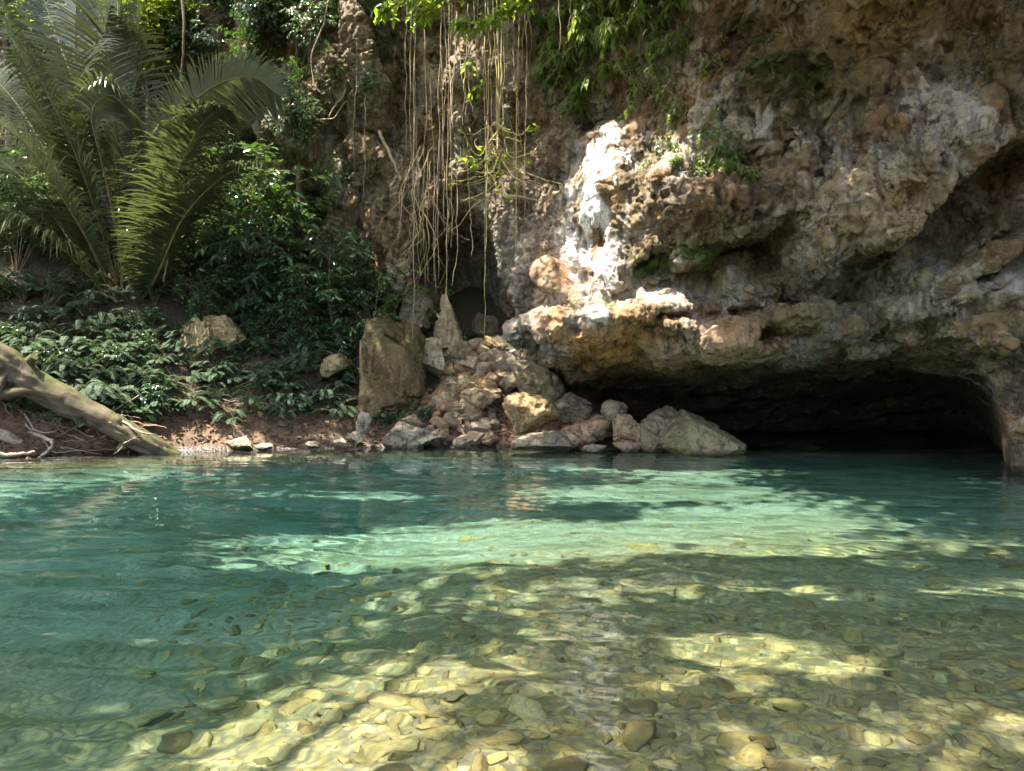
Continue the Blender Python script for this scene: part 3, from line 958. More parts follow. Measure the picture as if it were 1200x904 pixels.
boulder('boulder', 'pale blocky rock stacked under the cream block on the rubble slope', 506, 425, 34, 26, 19.8, m_pale, 23, 0.9, cuts=9, group=AG)
boulder('boulder', 'broad tan rock lying in the middle of the rubble slope', 562, 462, 44, 26, 19.0, m_tan, 24, 0.9, (0, 10, 0), group=AG)
boulder('boulder', 'tan angular rock on the bank below the yellow pair, beside the fern plants', 397, 428, 38, 24, 19.6, m_pit, 25, 0.8, (0, -25, 0), cuts=9, group=BB)
WG = 'pale stones along the waterline'
for i, (px, py, w, h, lab) in enumerate((
        (280, 520, 38, 18, 'pale two-peaked stone at the waterline, largest one left of the rubble'),
        (239, 520, 22, 13, 'small pale stone at the waterline nearest the fallen trunk'),
        (310, 523, 18, 8, 'tiny flat pale stone at the waterline right of the two-peaked stone'),
        (366, 522, 26, 8, 'low grey stone at the waterline below the red earth bank'),
        (398, 517, 26, 12, 'cream stone at the waterline left of a slanting one'),
        (420, 512, 22, 16, 'slanting cream stone at the waterline left of the pitted cream boulder'),
        (425, 494, 20, 20, 'cream stone stuck in the red earth above the waterline'),
        (145, 523, 20, 11, 'grey stone at the waterline beside the sunken end of fallen trunk'),
        (545, 517, 34, 12, 'flat tan stone at the waterline right of the pitted cream boulder'))):
    boulder('shore_stone', lab, px, py, w, h, 1.5 * FPX / (530 - 452 - 2) if px > 200 else 16.6, m_pale if i != 3 else m_grey, 40 + i, 0.8, (0, 0, 30 * i), level=4, cat='stone', group=WG)

# rubble slope: variants, then copies
RUB = []
for i in range(10):
    vv, ff = rock_shape(70 + i, (1.0, 0.85, 0.72), level=4, cuts=9, rough=.09, pit=.04 * (i % 3))
    RUB.append([vv, ff])
RUBM = [mesh_from('rubble_rock', a, [b], m) for (a, b), m in zip(RUB, [m_tan, m_pale, m_tan, m_grey, m_tan, m_orange, m_pale, m_tan, m_grey, m_tan])]
rr = random.Random(4)


def drop_rock(me, x_, y_, s, name, label, cat, group, sq=1.0):
    o = link(name, me, None, (x_, y_, float(ground_z(np.array([x_]), np.array([y_]))[0]) + 0.25 * s * sq))
    o.scale = (s, s * rr.uniform(.8, 1.1), s * sq * rr.uniform(.7, 1.0))
    o.rotation_euler = (rr.uniform(-.5, .5), rr.uniform(-.5, .5), rr.uniform(0, 6.28))
    return tag(o, label, cat, group)


for i in range(210):
    t = rr.random()
    yy = 18.25 + 3.2 * t
    pxx = rr.gauss(540 + 6 * t, 40 - 14 * t)
    if not 478 < pxx < 640:
        continue
    s = rr.choice([.1, .13, .17, .22, .28, .34, .42]) * (1.15 if t > .3 else .85)
    drop_rock(rr.choice(RUBM), (pxx - 600) / FPX * yy, yy, s, 'rubble_rock', 'tan or cream broken rock lying among many others on the rubble slope below the alcove', 'rock', 'rubble below the alcove')
for i in range(46):
    yy = yw(np.array([0.0]))[0] + rr.uniform(-.1, 1.2)
    pxx = rr.uniform(325, 480)
    xx = (pxx - 600) / FPX * yy
    drop_rock(rr.choice(RUBM), xx, yy, rr.choice([.05, .06, .08, .11, .15]), 'bank_rock', 'small cream rock lying on the red earth bank left of the rubble slope', 'rock', 'small rocks on the earth bank')

# ---- river stones on the shallow bed
m_stone, nt, out = new_mat('river pebble')
T = NT(nt)
oi = T.n('ShaderNodeObjectInfo')
at = T.n('ShaderNodeAttribute', attribute_name='tone').outputs['Fac']
geo = T.n('ShaderNodeNewGeometry')
rnd = T.math('FRACT', T.math('ADD', T.math('MULTIPLY', oi.outputs['Random'], 5.3), at))
cr = T.n('ShaderNodeValToRGB', ins={0: rnd})
el = cr.color_ramp.elements
el[0].color, el[1].color = (0.15, 0.105, 0.035, 1), (0.58, 0.48, 0.20, 1)
for p_, c_ in ((.2, (0.28, 0.19, 0.06, 1)), (.4, (0.42, 0.30, 0.09, 1)), (.55, (0.30, 0.25, 0.11, 1)), (.75, (0.50, 0.37, 0.12, 1)), (.9, (0.20, 0.16, 0.08, 1))):
    e_ = el.new(p_)
    e_.color = c_
n_ = T.noise(geo.outputs['Position'], 22, 8, .7, .5)
c = T.mix(T.ramp(n_, .35, .7, 0, .7), cr.outputs[0], (0.12, 0.09, 0.035))
c = T.mix(T.ramp(T.noise(geo.outputs['Position'], 2.2, 5, .6), .48, .66, 0, .4), c, (0.12, 0.115, 0.045))
bs = T.n('ShaderNodeBsdfPrincipled', ins={'Base Color': c, 'Roughness': 0.75})
b_ = T.n('ShaderNodeBump', ins={'Strength': .4, 'Distance': .02, 'Height': n_})
T.l(b_.outputs[0], bs.inputs['Normal'])
T.l(bs.outputs[0], out.inputs[0])

STV = []
for i in range(12):
    vv, ff = rock_shape(200 + i, (1.0, random.Random(i).uniform(.45, .85), random.Random(i + 9).uniform(.22, .42)), level=4, cuts=12, rough=.10, cut_range=(.42, .8), power=.85)
    STV.append((vv, ff))
STM = [mesh_from('river_stone', a, [b], m_stone, attrs={'tone': np.zeros(len(a))}) for a, b in STV]
rs = np.random.default_rng(21)
pool = []
for i in range(8500):
    y_ = 1.9 + 9.0 * rs.random() ** 1.5
    x_ = rs.uniform(-0.78, .78) * (y_ + 1.0)
    s = float(np.exp(rs.normal(math.log(0.046), 0.48)))
    if rs.random() < .035:
        s *= 2.3
    s = min(s, .15) * (0.85 + 0.05 * y_)
    if x_ < -.45 * y_ - .3 + 1.6 * rs.random() ** 2 or y_ > 4.8 + 6 * rs.random() ** 1.5:
        continue
    pool.append((x_, y_, s, rs.integers(12), rs.uniform(0, 6.28), rs.uniform(-.25, .25), rs.uniform(-.25, .25), rs.random()))
pool = np.array(pool)
pz = ground_z(pool[:, 0], pool[:, 1])
show = pool[:, 2] / pool[:, 1] * np.exp(pz * 0.45)          # size in the picture, murk of the depth counted
inview = np.abs(pool[:, 0]) < .66 * pool[:, 1] - pool[:, 2]
order = np.argsort(-show * inview)
big, rest = order[:290], order[290:]
for i in big:
    x_, y_, s, k_, a_, b1, b2, tn = pool[i]
    o = link('river_stone', STM[int(k_)], None, (x_, y_, pz[i] + 0.10 * s))
    o.rotation_euler = (b1, b2, a_)
    o.scale = (s, s, s)
    tag(o, 'yellowish rounded stone lying under water among many others on the shallow river bed', 'stone', 'stones on the river bed')
    try:
        o.cycles.is_caustics_receiver = True
    except Exception:
        pass
sv, sf, stn, nn = [], [], [], 0
ca, sa = np.cos(pool[:, 4]), np.sin(pool[:, 4])
for i in rest:
    x_, y_, s, k_, a_, b1, b2, tn = pool[i]
    vv, ff = STV[int(k_)]
    v_ = np.stack([vv[:, 0] * ca[i] - vv[:, 1] * sa[i], vv[:, 0] * sa[i] + vv[:, 1] * ca[i], vv[:, 2] + b1 * vv[:, 0]], -1) * s + (x_, y_, pz[i] + .08 * s)
    sv.append(v_)
    sf.append(ff + nn)
    nn += len(v_)
    stn.append(np.full(len(v_), tn))
gravel = link('river_gravel', mesh_from('river_gravel', np.concatenate(sv), [np.concatenate(sf)], m_stone, attrs={'tone': np.concatenate(stn)}))
tag(gravel, 'yellowish gravel and stones covering the river bed under the water', 'gravel', kind='stuff')
gravel.cycles.is_caustics_receiver = True

# ---- fallen leaves on the bank: nobody could count them
rl = np.random.default_rng(31)
n = 3600
lpx, lsb = rl.uniform(-60, 640, n), np.abs(rl.normal(0.55, .75, n)) + .08
ly = np.full(n, 18.0)
for _ in range(10):
    ly = .5 * ly + .5 * (yw((lpx - 600) / FPX * ly) + lsb)
lx = (lpx - 600) / FPX * ly
lz = ground_z(lx, ly) + .012
LITTER = (lx, ly, lz, rl.uniform(0, 6.28, n))
# ------------------------------------------------------------------ leaves, shrubs, palm, trees, roots
def leaf_mat(name, c1, c2, rough=0.35, trans=0.35, tcol=(0.25, 0.36, 0.04), spec=0.5):
    m, nt, out = new_mat(name)
    T = NT(nt)
    at = T.n('ShaderNodeAttribute', attribute_name='tone').outputs['Fac']
    oi = T.n('ShaderNodeObjectInfo').outputs['Random']
    r_ = T.math('FRACT', T.math('ADD', at, T.math('MULTIPLY', oi, .35)))
    c = T.mix(r_, c1, c2)
    bs = T.n('ShaderNodeBsdfPrincipled', ins={'Base Color': c, 'Roughness': rough, 'Specular IOR Level': spec})
    tr = T.n('ShaderNodeBsdfTranslucent', ins={'Color': T.mix(r_, tuple(v * .7 for v in tcol), tcol)})
    mx = T.n('ShaderNodeMixShader', ins={0: trans, 1: bs.outputs[0], 2: tr.outputs[0]})
    T.l(mx.outputs[0], out.inputs[0])
    return m


def wood_mat(name, c1, c2, scale=6.0, moss=None, stretch=(1, 1, .25)):
    m, nt, out = new_mat(name)
    T = NT(nt)
    vec = T.n('ShaderNodeTexCoord').outputs['Object']
    n1 = T.noise(T.mapping(vec, stretch), scale, 7, .65, .4)
    n2 = T.noise(vec, scale * 3, 5, .6)
    c = T.mix(T.ramp(n1, .35, .65), c1, c2)
    c = T.mix(T.ramp(n2, .55, .75, 0, .6), c, tuple(v * .35 for v in c1))
    if moss:
        nz = T.n('ShaderNodeSeparateXYZ', ins={0: T.n('ShaderNodeNewGeometry').outputs['Normal']}).outputs[2]
        c = T.mix(T.math('MULTIPLY', T.ramp(nz, 0.0, .6), T.ramp(T.noise(vec, 2.0, 6, .7), .38, .6)), c, moss)
    bs = T.n('ShaderNodeBsdfPrincipled', ins={'Base Color': c, 'Roughness': .8, 'Specular IOR Level': .3})
    b = T.n('ShaderNodeBump', ins={'Strength': .6, 'Distance': .02, 'Height': T.math('ADD', n1, T.math('MULTIPLY', n2, .4))})
    T.l(b.outputs[0], bs.inputs['Normal'])
    T.l(bs.outputs[0], out.inputs[0])
    return m


m_leaf = leaf_mat('glossy shrub leaf', (0.034, 0.072, 0.028), (0.09, 0.155, 0.06), .24, .28, (0.12, 0.22, 0.03))
m_leaf2 = leaf_mat('blue green shrub leaf', (0.032, 0.068, 0.038), (0.08, 0.14, 0.075), .22, .25, (0.10, 0.18, 0.04))
m_bright = leaf_mat('young bright leaf', (0.06, 0.12, 0.015), (0.13, 0.20, 0.03), .35, .5, (0.42, 0.58, 0.05))
m_fern = leaf_mat('fern leaf', (0.02, 0.052, 0.028), (0.055, 0.105, 0.045), .58, .25, (0.10, 0.20, 0.05), .3)
m_canopy = leaf_mat('tree leaf', (0.03, 0.06, 0.012), (0.07, 0.12, 0.025), .4, .45, (0.34, 0.46, 0.04))
m_palm = leaf_mat('palm leaflet', (0.036, 0.05, 0.027), (0.07, 0.085, 0.045), .32, .2, (0.15, 0.185, 0.05), .5)
m_palm_dry = leaf_mat('dry palm leaflet', (0.09, 0.065, 0.035), (0.16, 0.12, 0.07), .6, .2, (0.2, 0.14, 0.05))
m_cliffleaf = leaf_mat('cliff shrub leaf', (0.05, 0.09, 0.028), (0.13, 0.19, 0.05), .3, .4, (0.38, 0.50, 0.06))
m_mossleaf = leaf_mat('moss leaf', (0.06, 0.14, 0.012), (0.12, 0.22, 0.02), .6, .3, (0.2, 0.4, 0.03))
m_olivefern = leaf_mat('olive fern leaf', (0.05, 0.065, 0.018), (0.10, 0.115, 0.035), .5, .3, (0.2, 0.25, 0.05))
m_twig = wood_mat('green brown twig', (0.09, 0.075, 0.04), (0.17, 0.14, 0.085), 12)
m_bark = wood_mat('tree bark', (0.10, 0.075, 0.05), (0.22, 0.18, 0.13), 5)
m_root = wood_mat('pale aerial root', (0.38, 0.28, 0.17), (0.55, 0.45, 0.30), 8)
m_rooty = wood_mat('yellow green vine stem', (0.34, 0.28, 0.10), (0.48, 0.42, 0.18), 8)
m_rootd = wood_mat('grey brown aerial root', (0.24, 0.18, 0.12), (0.38, 0.31, 0.22), 8)
m_log = wood_mat('weathered fallen trunk', (0.045, 0.032, 0.021), (0.115, 0.085, 0.055), 3.5, moss=(0.06, 0.07, 0.012), stretch=(.4, 1, 1))
m_drift = wood_mat('bleached driftwood', (0.20, 0.15, 0.11), (0.38, 0.30, 0.23), 6, stretch=(1, 1, 1))
m_redtwig = wood_mat('red brown twig', (0.12, 0.06, 0.035), (0.22, 0.11, 0.06), 12, stretch=(1, 1, 1))
m_petiole = wood_mat('palm leaf stalk', (0.12, 0.10, 0.05), (0.22, 0.17, 0.08), 8)


def unit(a):
    a = np.asarray(a, float)
    return a / (np.linalg.norm(a, axis=-1, keepdims=True) + 1e-9)


def leaf_geo(B, Dv, U, L, Wd, fold=0.22, droop=0.25, rng=RNG):
    """leaf blades: B base points, Dv direction, U blade normal, L length, Wd half width -> verts, tris, tone"""
    n = len(B)
    Dv = unit(Dv)
    S = unit(np.cross(Dv, U))
    N = np.cross(S, Dv)
    L = np.broadcast_to(L, (n,))[:, None]
    Wd = np.broadcast_to(Wd, (n,))[:, None]
    mid = B + Dv * L * .45 - N * Wd * fold
    le = B + Dv * L * .40 + S * Wd
    re = B + Dv * L * .40 - S * Wd
    l2 = B + Dv * L * .72 + S * Wd * .62 - np.array([0, 0, 1]) * L * droop * .35
    r2 = B + Dv * L * .72 - S * Wd * .62 - np.array([0, 0, 1]) * L * droop * .35
    tip = B + Dv * L - np.array([0, 0, 1]) * L * droop
    V = np.stack([B, le, mid, re, l2, r2, tip], 1).reshape(-1, 3)
    b = np.arange(n)[:, None] * 7
    F = np.concatenate([b + np.array(t) for t in ((0, 2, 1), (0, 3, 2), (1, 2, 4), (2, 3, 5), (2, 6, 4), (2, 5, 6))])
    return V, F, np.repeat(rng.uniform(0, .65, n), 7)


def leaves_mesh(name, parts, mat):
    v, f, t, n = [], [], [], 0
    for a, b, c in parts:
        v.append(a)
        f.append(b + n)
        t.append(c)
        n += len(a)
    return mesh_from(name, np.concatenate(v), [np.concatenate(f)], mat, False, {'tone': np.concatenate(t)})


def shrub_mesh(seed, h=2.0, spread=1.1, leaf=.15, stems=6, sub=7, per=11, ratio=.2, droop=.3, mat=None, hang=0.0, stem_r=.018):
    """stems and foliage meshes of one shrub growing from the origin"""
    r = np.random.default_rng(seed)
    st = MB()
    Bs, Ds, Us = [], [], []
    for s in range(stems):
        a = r.uniform(0, 6.28)
        rad = spread * r.uniform(.15, 1.0)
        top = np.array([math.cos(a) * rad, math.sin(a) * rad, h * r.uniform(.55, 1.0) * (1 - 1.6 * hang)])
        midp = top * np.array([.35, .35, .55]) + r.normal(0, .06, 3) * h + np.array([0, 0, hang * h * .25])
        c = curve([(0, 0, -.15), midp, top], 10)
        st.tube(c, np.linspace(stem_r, stem_r * .35, 10), 5, cap=False)
        for q in range(sub):
            t = r.uniform(.25, 1.0)
            p = c[int(t * 9)]
            dv = unit(np.array([math.cos(a), math.sin(a), .4 - hang * 1.6]) * .5 + r.normal(0, .75, 3) * np.array([1, 1, .6]))
            ln = h * r.uniform(.16, .34)
            e = p + dv * ln
            e2 = e + unit(dv + np.array([0, 0, -.5 - hang])) * ln * .4
            tw = curve([p, (p + e) / 2 + r.normal(0, .02, 3), e, e2], 8)
            st.tube(tw, np.linspace(stem_r * .4, stem_r * .15, 8), 4, cap=False)
            m = r.integers(per - 3, per + 4)
            tt = np.linspace(.2, 1, m)
            pts = np.stack([np.interp(tt, np.linspace(0, 1, 8), tw[:, k]) for k in range(3)], -1)
            tdir = unit(np.gradient(pts, axis=0))
            side = unit(np.cross(tdir, (0, 0, 1)))
            sg = np.where(np.arange(m) % 2 == 0, 1, -1)[:, None]
            ld = unit(tdir * .55 + side * sg * .9 + r.normal(0, .25, (m, 3)) - np.array([0, 0, droop * .6]))
            Bs.append(pts)
            Ds.append(ld)
            Us.append(unit(np.array([0, 0, 1.0]) + r.normal(0, .42, (m, 3))))
    B, Dv, U = np.concatenate(Bs), np.concatenate(Ds), np.concatenate(Us)
    L = leaf * np.exp(r.normal(0, .25, len(B)))
    lf = leaf_geo(B, Dv, U, L, L * ratio, droop=droop, rng=r)
    return st.mesh('stems', m_twig), leaves_mesh('foliage', [lf], mat)


def fern_mesh(seed, n=10, L=.8, mat=None, pin=.22, pairs=14, width=.2, up=.8):
    """low plant of arching pinnate leaves"""
    r = np.random.default_rng(seed)
    st = MB()
    parts = []
    for i in range(n):
        a = r.uniform(0, 6.28)
        ln = L * r.uniform(.6, 1.1)
        u = up * r.uniform(.5, 1.2)
        d0 = np.array([math.cos(a), math.sin(a), 0])
        c = curve([(0, 0, -.1), d0 * ln * .3 + np.array([0, 0, ln * u * .75]), d0 * ln * .75 + np.array([0, 0, ln * u * .95]), d0 * ln * 1.15 + np.array([0, 0, ln * u * .6])], 16)
        st.tube(c, np.linspace(.008, .003, 16), 4, cap=False)
        tt = np.linspace(.3, 1, pairs)
        pts = np.stack([np.interp(tt, np.linspace(0, 1, 16), c[:, k]) for k in range(3)], -1)
        td = unit(np.gradient(pts, axis=0))
        sd = unit(np.cross(td, (0, 0, 1)))
        prof = np.sin(np.pi * np.clip((tt - .2) / .85, 0, 1)) ** .7 * pin * L
        for sg in (1, -1):
            dv = unit(sd * sg + td * .55 + r.normal(0, .06, sd.shape))
            parts.append(leaf_geo(pts, dv, unit(np.cross(td, sd) * -1 + r.normal(0, .1, sd.shape)) * np.sign(.5), np.maximum(prof, .02), np.maximum(prof, .02) * width, droop=.2, rng=r))
    return st.mesh('stalks', m_twig), leaves_mesh('fronds', parts, mat)


def plant_proto(name, meshes, parts):
    o = thing(name, None, None)
    for me, pn in zip(meshes, parts):
        link(pn, me, o)
    return o


def place(proto, loc, rz, s, label, cat, group, tilt=(0, 0), name=None):
    """first use moves the prototype itself, later uses copy it and its parts"""
    o = copy_tree(proto) if proto.get('used') else proto
    proto['used'] = 1
    if name:
        o.name = name
    o.location = [float(v) for v in loc]
    o.rotation_euler = (tilt[0], tilt[1], rz)
    o.scale = (s, s, s)
    return tag(o, label, cat, group)


def gz(x_, y_):
    return float(ground_z(np.array([x_], float), np.array([y_], float))[0])


rp = random.Random(12)

# ---- shrubs of the left slope
SH = []
for i in range(5):
    SH.append(plant_proto('shrub', shrub_mesh(300 + i, h=2.4, spread=1.25, leaf=.135 + .015 * (i % 3), stems=10, sub=10, per=14, ratio=.23, mat=(m_leaf, m_leaf2)[i % 2]), ('stems', 'foliage')))
FE = []
for i in range(4):
    FE.append(plant_proto('fern', fern_mesh(330 + i, n=20 + i, L=.55, mat=m_fern, pin=.17, pairs=21, width=.15), ('stalks', 'fronds')))
LOW = []
for i in range(4):
    LOW.append(plant_proto('leafy_plant', shrub_mesh(350 + i, h=.65, spread=.5, leaf=.085, stems=8, sub=6, per=9, ratio=.24, mat=(m_leaf2, m_leaf)[i % 2], stem_r=.01), ('stems', 'foliage')))


def slope_at(px, yy):
    xx = (px - 600) / FPX * yy
    return xx, yy, gz(xx, yy)


def free_of_yellow(px, yy):
    return not (195 < px < 300 and yy < 20.2)


G1 = 'glossy shrubs covering the steep left bank'
n_ = 0
for yy, lo, hi, stp, s0 in ((20.6, 10, 440, 44, .68), (18.6, -230, -60, 50, .9), (21.4, -230, 460, 44, .85), (22.2, -60, 470, 44, 1.05), (23.2, -230, 465, 46, 1.25), (24.8, -60, 430, 50, 1.55)):
    px = lo
    while px < hi:
        q = px + rp.uniform(-18, 18)
        if free_of_yellow(q, yy) and not (60 < q < 190 and yy < 21):
            loc = slope_at(q, yy + rp.uniform(-.4, .4))
            place(SH[n_ % 5], loc, rp.uniform(0, 6.28), s0 * rp.uniform(.85, 1.2), 'dense green shrub with glossy leaves growing among others on the steep left bank', 'shrub', G1, (rp.uniform(-.1, .25), rp.uniform(-.1, .1)))
            n_ += 1
        px += stp
# the tall ones that lean on the grey wall right of the palm
for px, yy, s, lab in ((300, 21.2, 1.35, 'tall glossy shrub right of the palm trunk, with leaves that glint white'),
                       (352, 22.0, 1.9, 'tallest dense shrub, reaching up the rock wall right of the palm fronds'),
                       (398, 21.2, 1.45, 'tall dark green shrub directly left of the tangle of thin roots'),
                       (440, 20.6, 1.15, 'bushy dark green shrub overhanging the tall brown mossy block'),
                       (20, 20.4, 1.25, 'shrub at the left edge of the picture above the fallen trunk'),
                       (262, 22.8, 1.7, 'dark shrub directly under the lowest right fronds of the palm')):
    place(SH[n_ % 5], slope_at(px, yy), rp.uniform(0, 6.28), s, lab, 'shrub', None, (.12, 0))
    n_ += 1
G2 = 'ferns carpeting the lower left bank'
n_ = 0
def bank_at(px, s_):
    """ground point at a photograph column, s_ metres behind the waterline"""
    y_ = 18.0
    for _ in range(12):
        y_ = .5 * y_ + .5 * (float(np.interp((px - 600) / FPX * y_, [-22, -13, -10, -7.5, -5, -3, 0, 2, 4], [14.0, 14.4, 15.4, 17.0, 17.9, 18.3, 18.2, 17.6, 17.2])) + s_)
    x_ = (px - 600) / FPX * y_
    return x_, y_, gz(x_, y_)


for s_, stp in ((.72, 26), (.95, 16), (1.25, 13), (1.6, 12), (1.95, 13), (2.35, 14), (2.8, 15), (3.3, 18), (3.9, 24), (4.5, 30), (5.1, 34)):
    px = 40 if s_ < 1.2 else -30
    while px < (210 if s_ > 4.2 else 455 if s_ > 1.3 else 425):
        q = px + rp.uniform(-10, 10)
        if not (425 < q < 500 and s_ < 2) and not (340 < q < 430 and s_ < 1.8 and rp.random() < .45) and not (198 < q < 294 and .9 < s_ < 2.2 and rp.random() < .7):
            loc = bank_at(q, s_ + rp.uniform(-.2, .2))
            if rp.random() < .85:
                place(FE[n_ % 4], loc, rp.uniform(0, 6.28), rp.uniform(.6, 1.1) * (1.3 if s_ > 4.2 else 1), 'dark blue-green fern growing among many others on the lower left bank', 'fern', G2, (rp.uniform(0, .3), rp.uniform(-.15, .15)))
            else:
                place(LOW[n_ % 4], loc, rp.uniform(0, 6.28), rp.uniform(.7, 1.2), 'low leafy plant growing between the ferns on the lower left bank', 'plant', 'low leafy plants of the bank', (rp.uniform(0, .3), rp.uniform(-.15, .15)))
            n_ += 1
        px += stp
for px, yy in ((455, 18.75), (478, 18.7), (500, 18.9), (440, 18.7), (497, 21.2), (545, 21.5), (556, 21.7), (565, 21.6), (30, 18.2), (8, 17.8), (50, 18.6)):
    place(LOW[n_ % 4], slope_at(px, yy), rp.uniform(0, 6.28), rp.uniform(.5, .8), 'small leafy plant rooted between rocks beside the rubble slope' if px > 420 else 'small leafy plant behind the upper end of the fallen trunk', 'plant', 'small plants between rocks' if px > 420 else 'small plants behind the trunk')
    n_ += 1

# ---- the cohune palm
palm = thing('palm_tree', 'huge palm with long feathery fronds rising from the left bank', 'palm', P(146, 372, 20.4))
pb = np.array(palm.location)
tb = MB()
tb.tube(curve([(0, 0, -1.2), (0.0, 0, -.3), (.02, 0, .5)], 8), np.linspace(.30, .2, 8), 12, wob=.12)
tb.build('trunk', m_bark, palm)


def frond(pts, lmax, twist, mat, seed, t0=.2, droop=.35, vee=.3, n=105, dry=0.0):
    """one frond; pts: (px,py,D) along the rachis"""
    r = np.random.default_rng(seed)
    c = curve([P(*p) - pb for p in pts], 40)
    mb = MB()
    mb.tube(c, np.concatenate([np.linspace(.055, .03, 14), np.linspace(.03, .006, 26)]), 6)
    o = link('frond', mb.mesh('frond', m_petiole), palm)
    tt = np.linspace(t0, .995, n)
    B = np.stack([np.interp(tt, np.linspace(0, 1, 40), c[:, k]) for k in range(3)], -1)
    td = unit(np.gradient(B, axis=0))
    # blade plane: mostly facing up and outwards, turned by twist
    up = np.array([0, 0, 1.0])
    s0 = np.cross(td, up)
    s0 = unit(s0 + 1e-3)
    n0 = np.cross(s0, td)
    ct, sn = math.cos(twist), math.sin(twist)
    S = s0 * ct + n0 * sn
    N = -s0 * sn + n0 * ct
    prof = np.interp(tt, [t0, t0 + .1, .45, .75, .93, 1], [.45, .8, 1, .85, .5, .25]) * lmax * 1.2
    V, F, TT, nn = [], [], [], 0
    for sg in (1, -1):
        jit = r.normal(0, .05, (n, 3))
        dv = unit(S * sg + td * np.interp(tt, [t0, 1], [.40, .75])[:, None] + N * vee + jit)
        L = prof * r.uniform(.85, 1.08, n)
        miss = r.random(n) < .04 + .25 * dry
        L = np.where(miss, L * r.uniform(.2, .6, n), L)
        w = .029 * np.ones(n)
        ks = np.linspace(0, 1, 6)
        wp = np.array([.6, 1, 1, .85, .55, .05])
        dz = -droop * (ks ** 2.2)[None, :, None] * np.array([0, 0, 1.0]) * (L * r.uniform(.6, 1.5, n))[:, None, None]
        ctr = B[:, None] + dv[:, None] * (L[:, None] * ks[None])[..., None] + dz
        wv = unit(np.cross(dv, N))[:, None] * (w[:, None] * wp[None])[..., None]
        v = np.stack([ctr - wv, ctr + wv], 2).reshape(-1, 3)
        base = np.arange(n)[:, None] * 12
        f = np.concatenate([base + np.array([2 * k, 2 * k + 1, 2 * k + 3, 2 * k + 2]) for k in range(5)])
        V.append(v)
        F.append(f + nn)
        nn += len(v)
        TT.append(np.repeat(r.uniform(0, .65, n), 12))
    link('leaflets', mesh_from('leaflets', np.concatenate(V), [np.concatenate(F)], mat, False, {'tone': np.concatenate(TT)}), o)
    return o


b0 = (146, 375, 20.4)
frond([b0, (110, 300, 20.4), (62, 170, 20.0), (22, 60, 19.6), (-10, -40, 19.2)], 1.6, .45, m_palm, 21, .2, .35, n=130)
frond([b0, (122, 290, 20.7), (98, 180, 20.6), (88, 70, 20.4), (92, -50, 20.2)], 1.6, .8, m_palm, 22, .22, .3, n=130)
frond([b0, (112, 330, 20.3), (66, 260, 20.1), (16, 200, 19.8), (-50, 170, 19.4)], 1.5, .25, m_palm, 23, .2, .45, n=120)
frond([b0, (145, 260, 21.0), (140, 130, 21.4), (138, 20, 21.8), (140, -80, 22.0)], 1.5, 1.2, m_palm, 24, .25, .3, n=130)
frond([b0, (172, 335, 20.2), (205, 270, 19.8), (240, 215, 19.4), (282, 180, 19.1)], 1.4, -.1, m_palm, 25, .22, .4)
frond([b0, (152, 300, 20.6), (180, 190, 20.0), (232, 115, 19.4), (290, 90, 19.0), (328, 112, 18.8)], 1.15, 1.0, m_palm, 1, .32, .3, n=120)
frond([b0, (158, 300, 20.3), (188, 205, 19.6), (232, 140, 19.0), (262, 128, 18.7)], 1.28, .15, m_palm, 2, .3, .55)
frond([b0, (165, 320, 20.0), (196, 235, 19.2), (228, 158, 18.6), (256, 126, 18.3)], 1.41, -.35, m_palm, 3, .25, .35)
frond([b0, (180, 330, 20.0), (215, 255, 19.2), (265, 205, 18.6), (308, 192, 18.3)], 1.47, -.25, m_palm, 4, .2, .35)
frond([b0, (140, 270, 20.6), (134, 150, 20.6), (126, 40, 20.6), (122, -60, 20.4)], 1.73, 1.0, m_palm, 5, .25, .2, n=135)
frond([b0, (138, 280, 20.8), (150, 170, 21.2), (160, 60, 21.6), (165, -70, 21.8)], 1.66, .7, m_palm, 6, .25, .3, n=135)
frond([b0, (125, 290, 20.2), (92, 190, 19.6), (50, 100, 19.0), (8, 40, 18.4)], 1.73, .5, m_palm, 7, .25, .3, n=130)
frond([b0, (118, 310, 20.0), (72, 230, 19.2), (20, 160, 18.4), (-50, 120, 17.8)], 1.73, .3, m_palm, 8, .22, .4, n=130)
frond([b0, (110, 330, 20.0), (60, 280, 19.2), (0, 245, 18.5), (-70, 240, 18.0)], 1.54, .2, m_palm, 9, .2, .5)
frond([b0, (128, 270, 20.9), (100, 140, 21.2), (62, 30, 21.4), (30, -60, 21.4)], 1.73, .9, m_palm, 10, .25, .3, n=130)
frond([b0, (140, 290, 20.1), (122, 200, 19.6), (108, 135, 19.2), (128, 112, 19.0), (150, 128, 18.8)], 1.22, .8, m_palm, 11, .4, .6)
frond([b0, (150, 320, 20.8), (172, 220, 21.6), (205, 150, 22.4), (240, 140, 22.8)], 1.28, .4, m_palm, 14, .3, .4)
frond([b0, (120, 320, 20.6), (70, 210, 20.8), (10, 110, 20.8), (-60, 60, 20.6)], 1.66, .6, m_palm, 15, .25, .35)
for i, (dx, dy) in enumerate(((90, 288), (110, 300), (172, 300), (196, 250))):   # old bare stalks
    mb = MB()
    mb.tube(curve([np.zeros(3), (P(146 + (dx - 146) * .5, 330, 20.2) - pb), P(dx, dy, 19.9) - pb], 12), np.linspace(.045, .02, 12), 6)
    mb.build('old_stalk', m_petiole, palm)

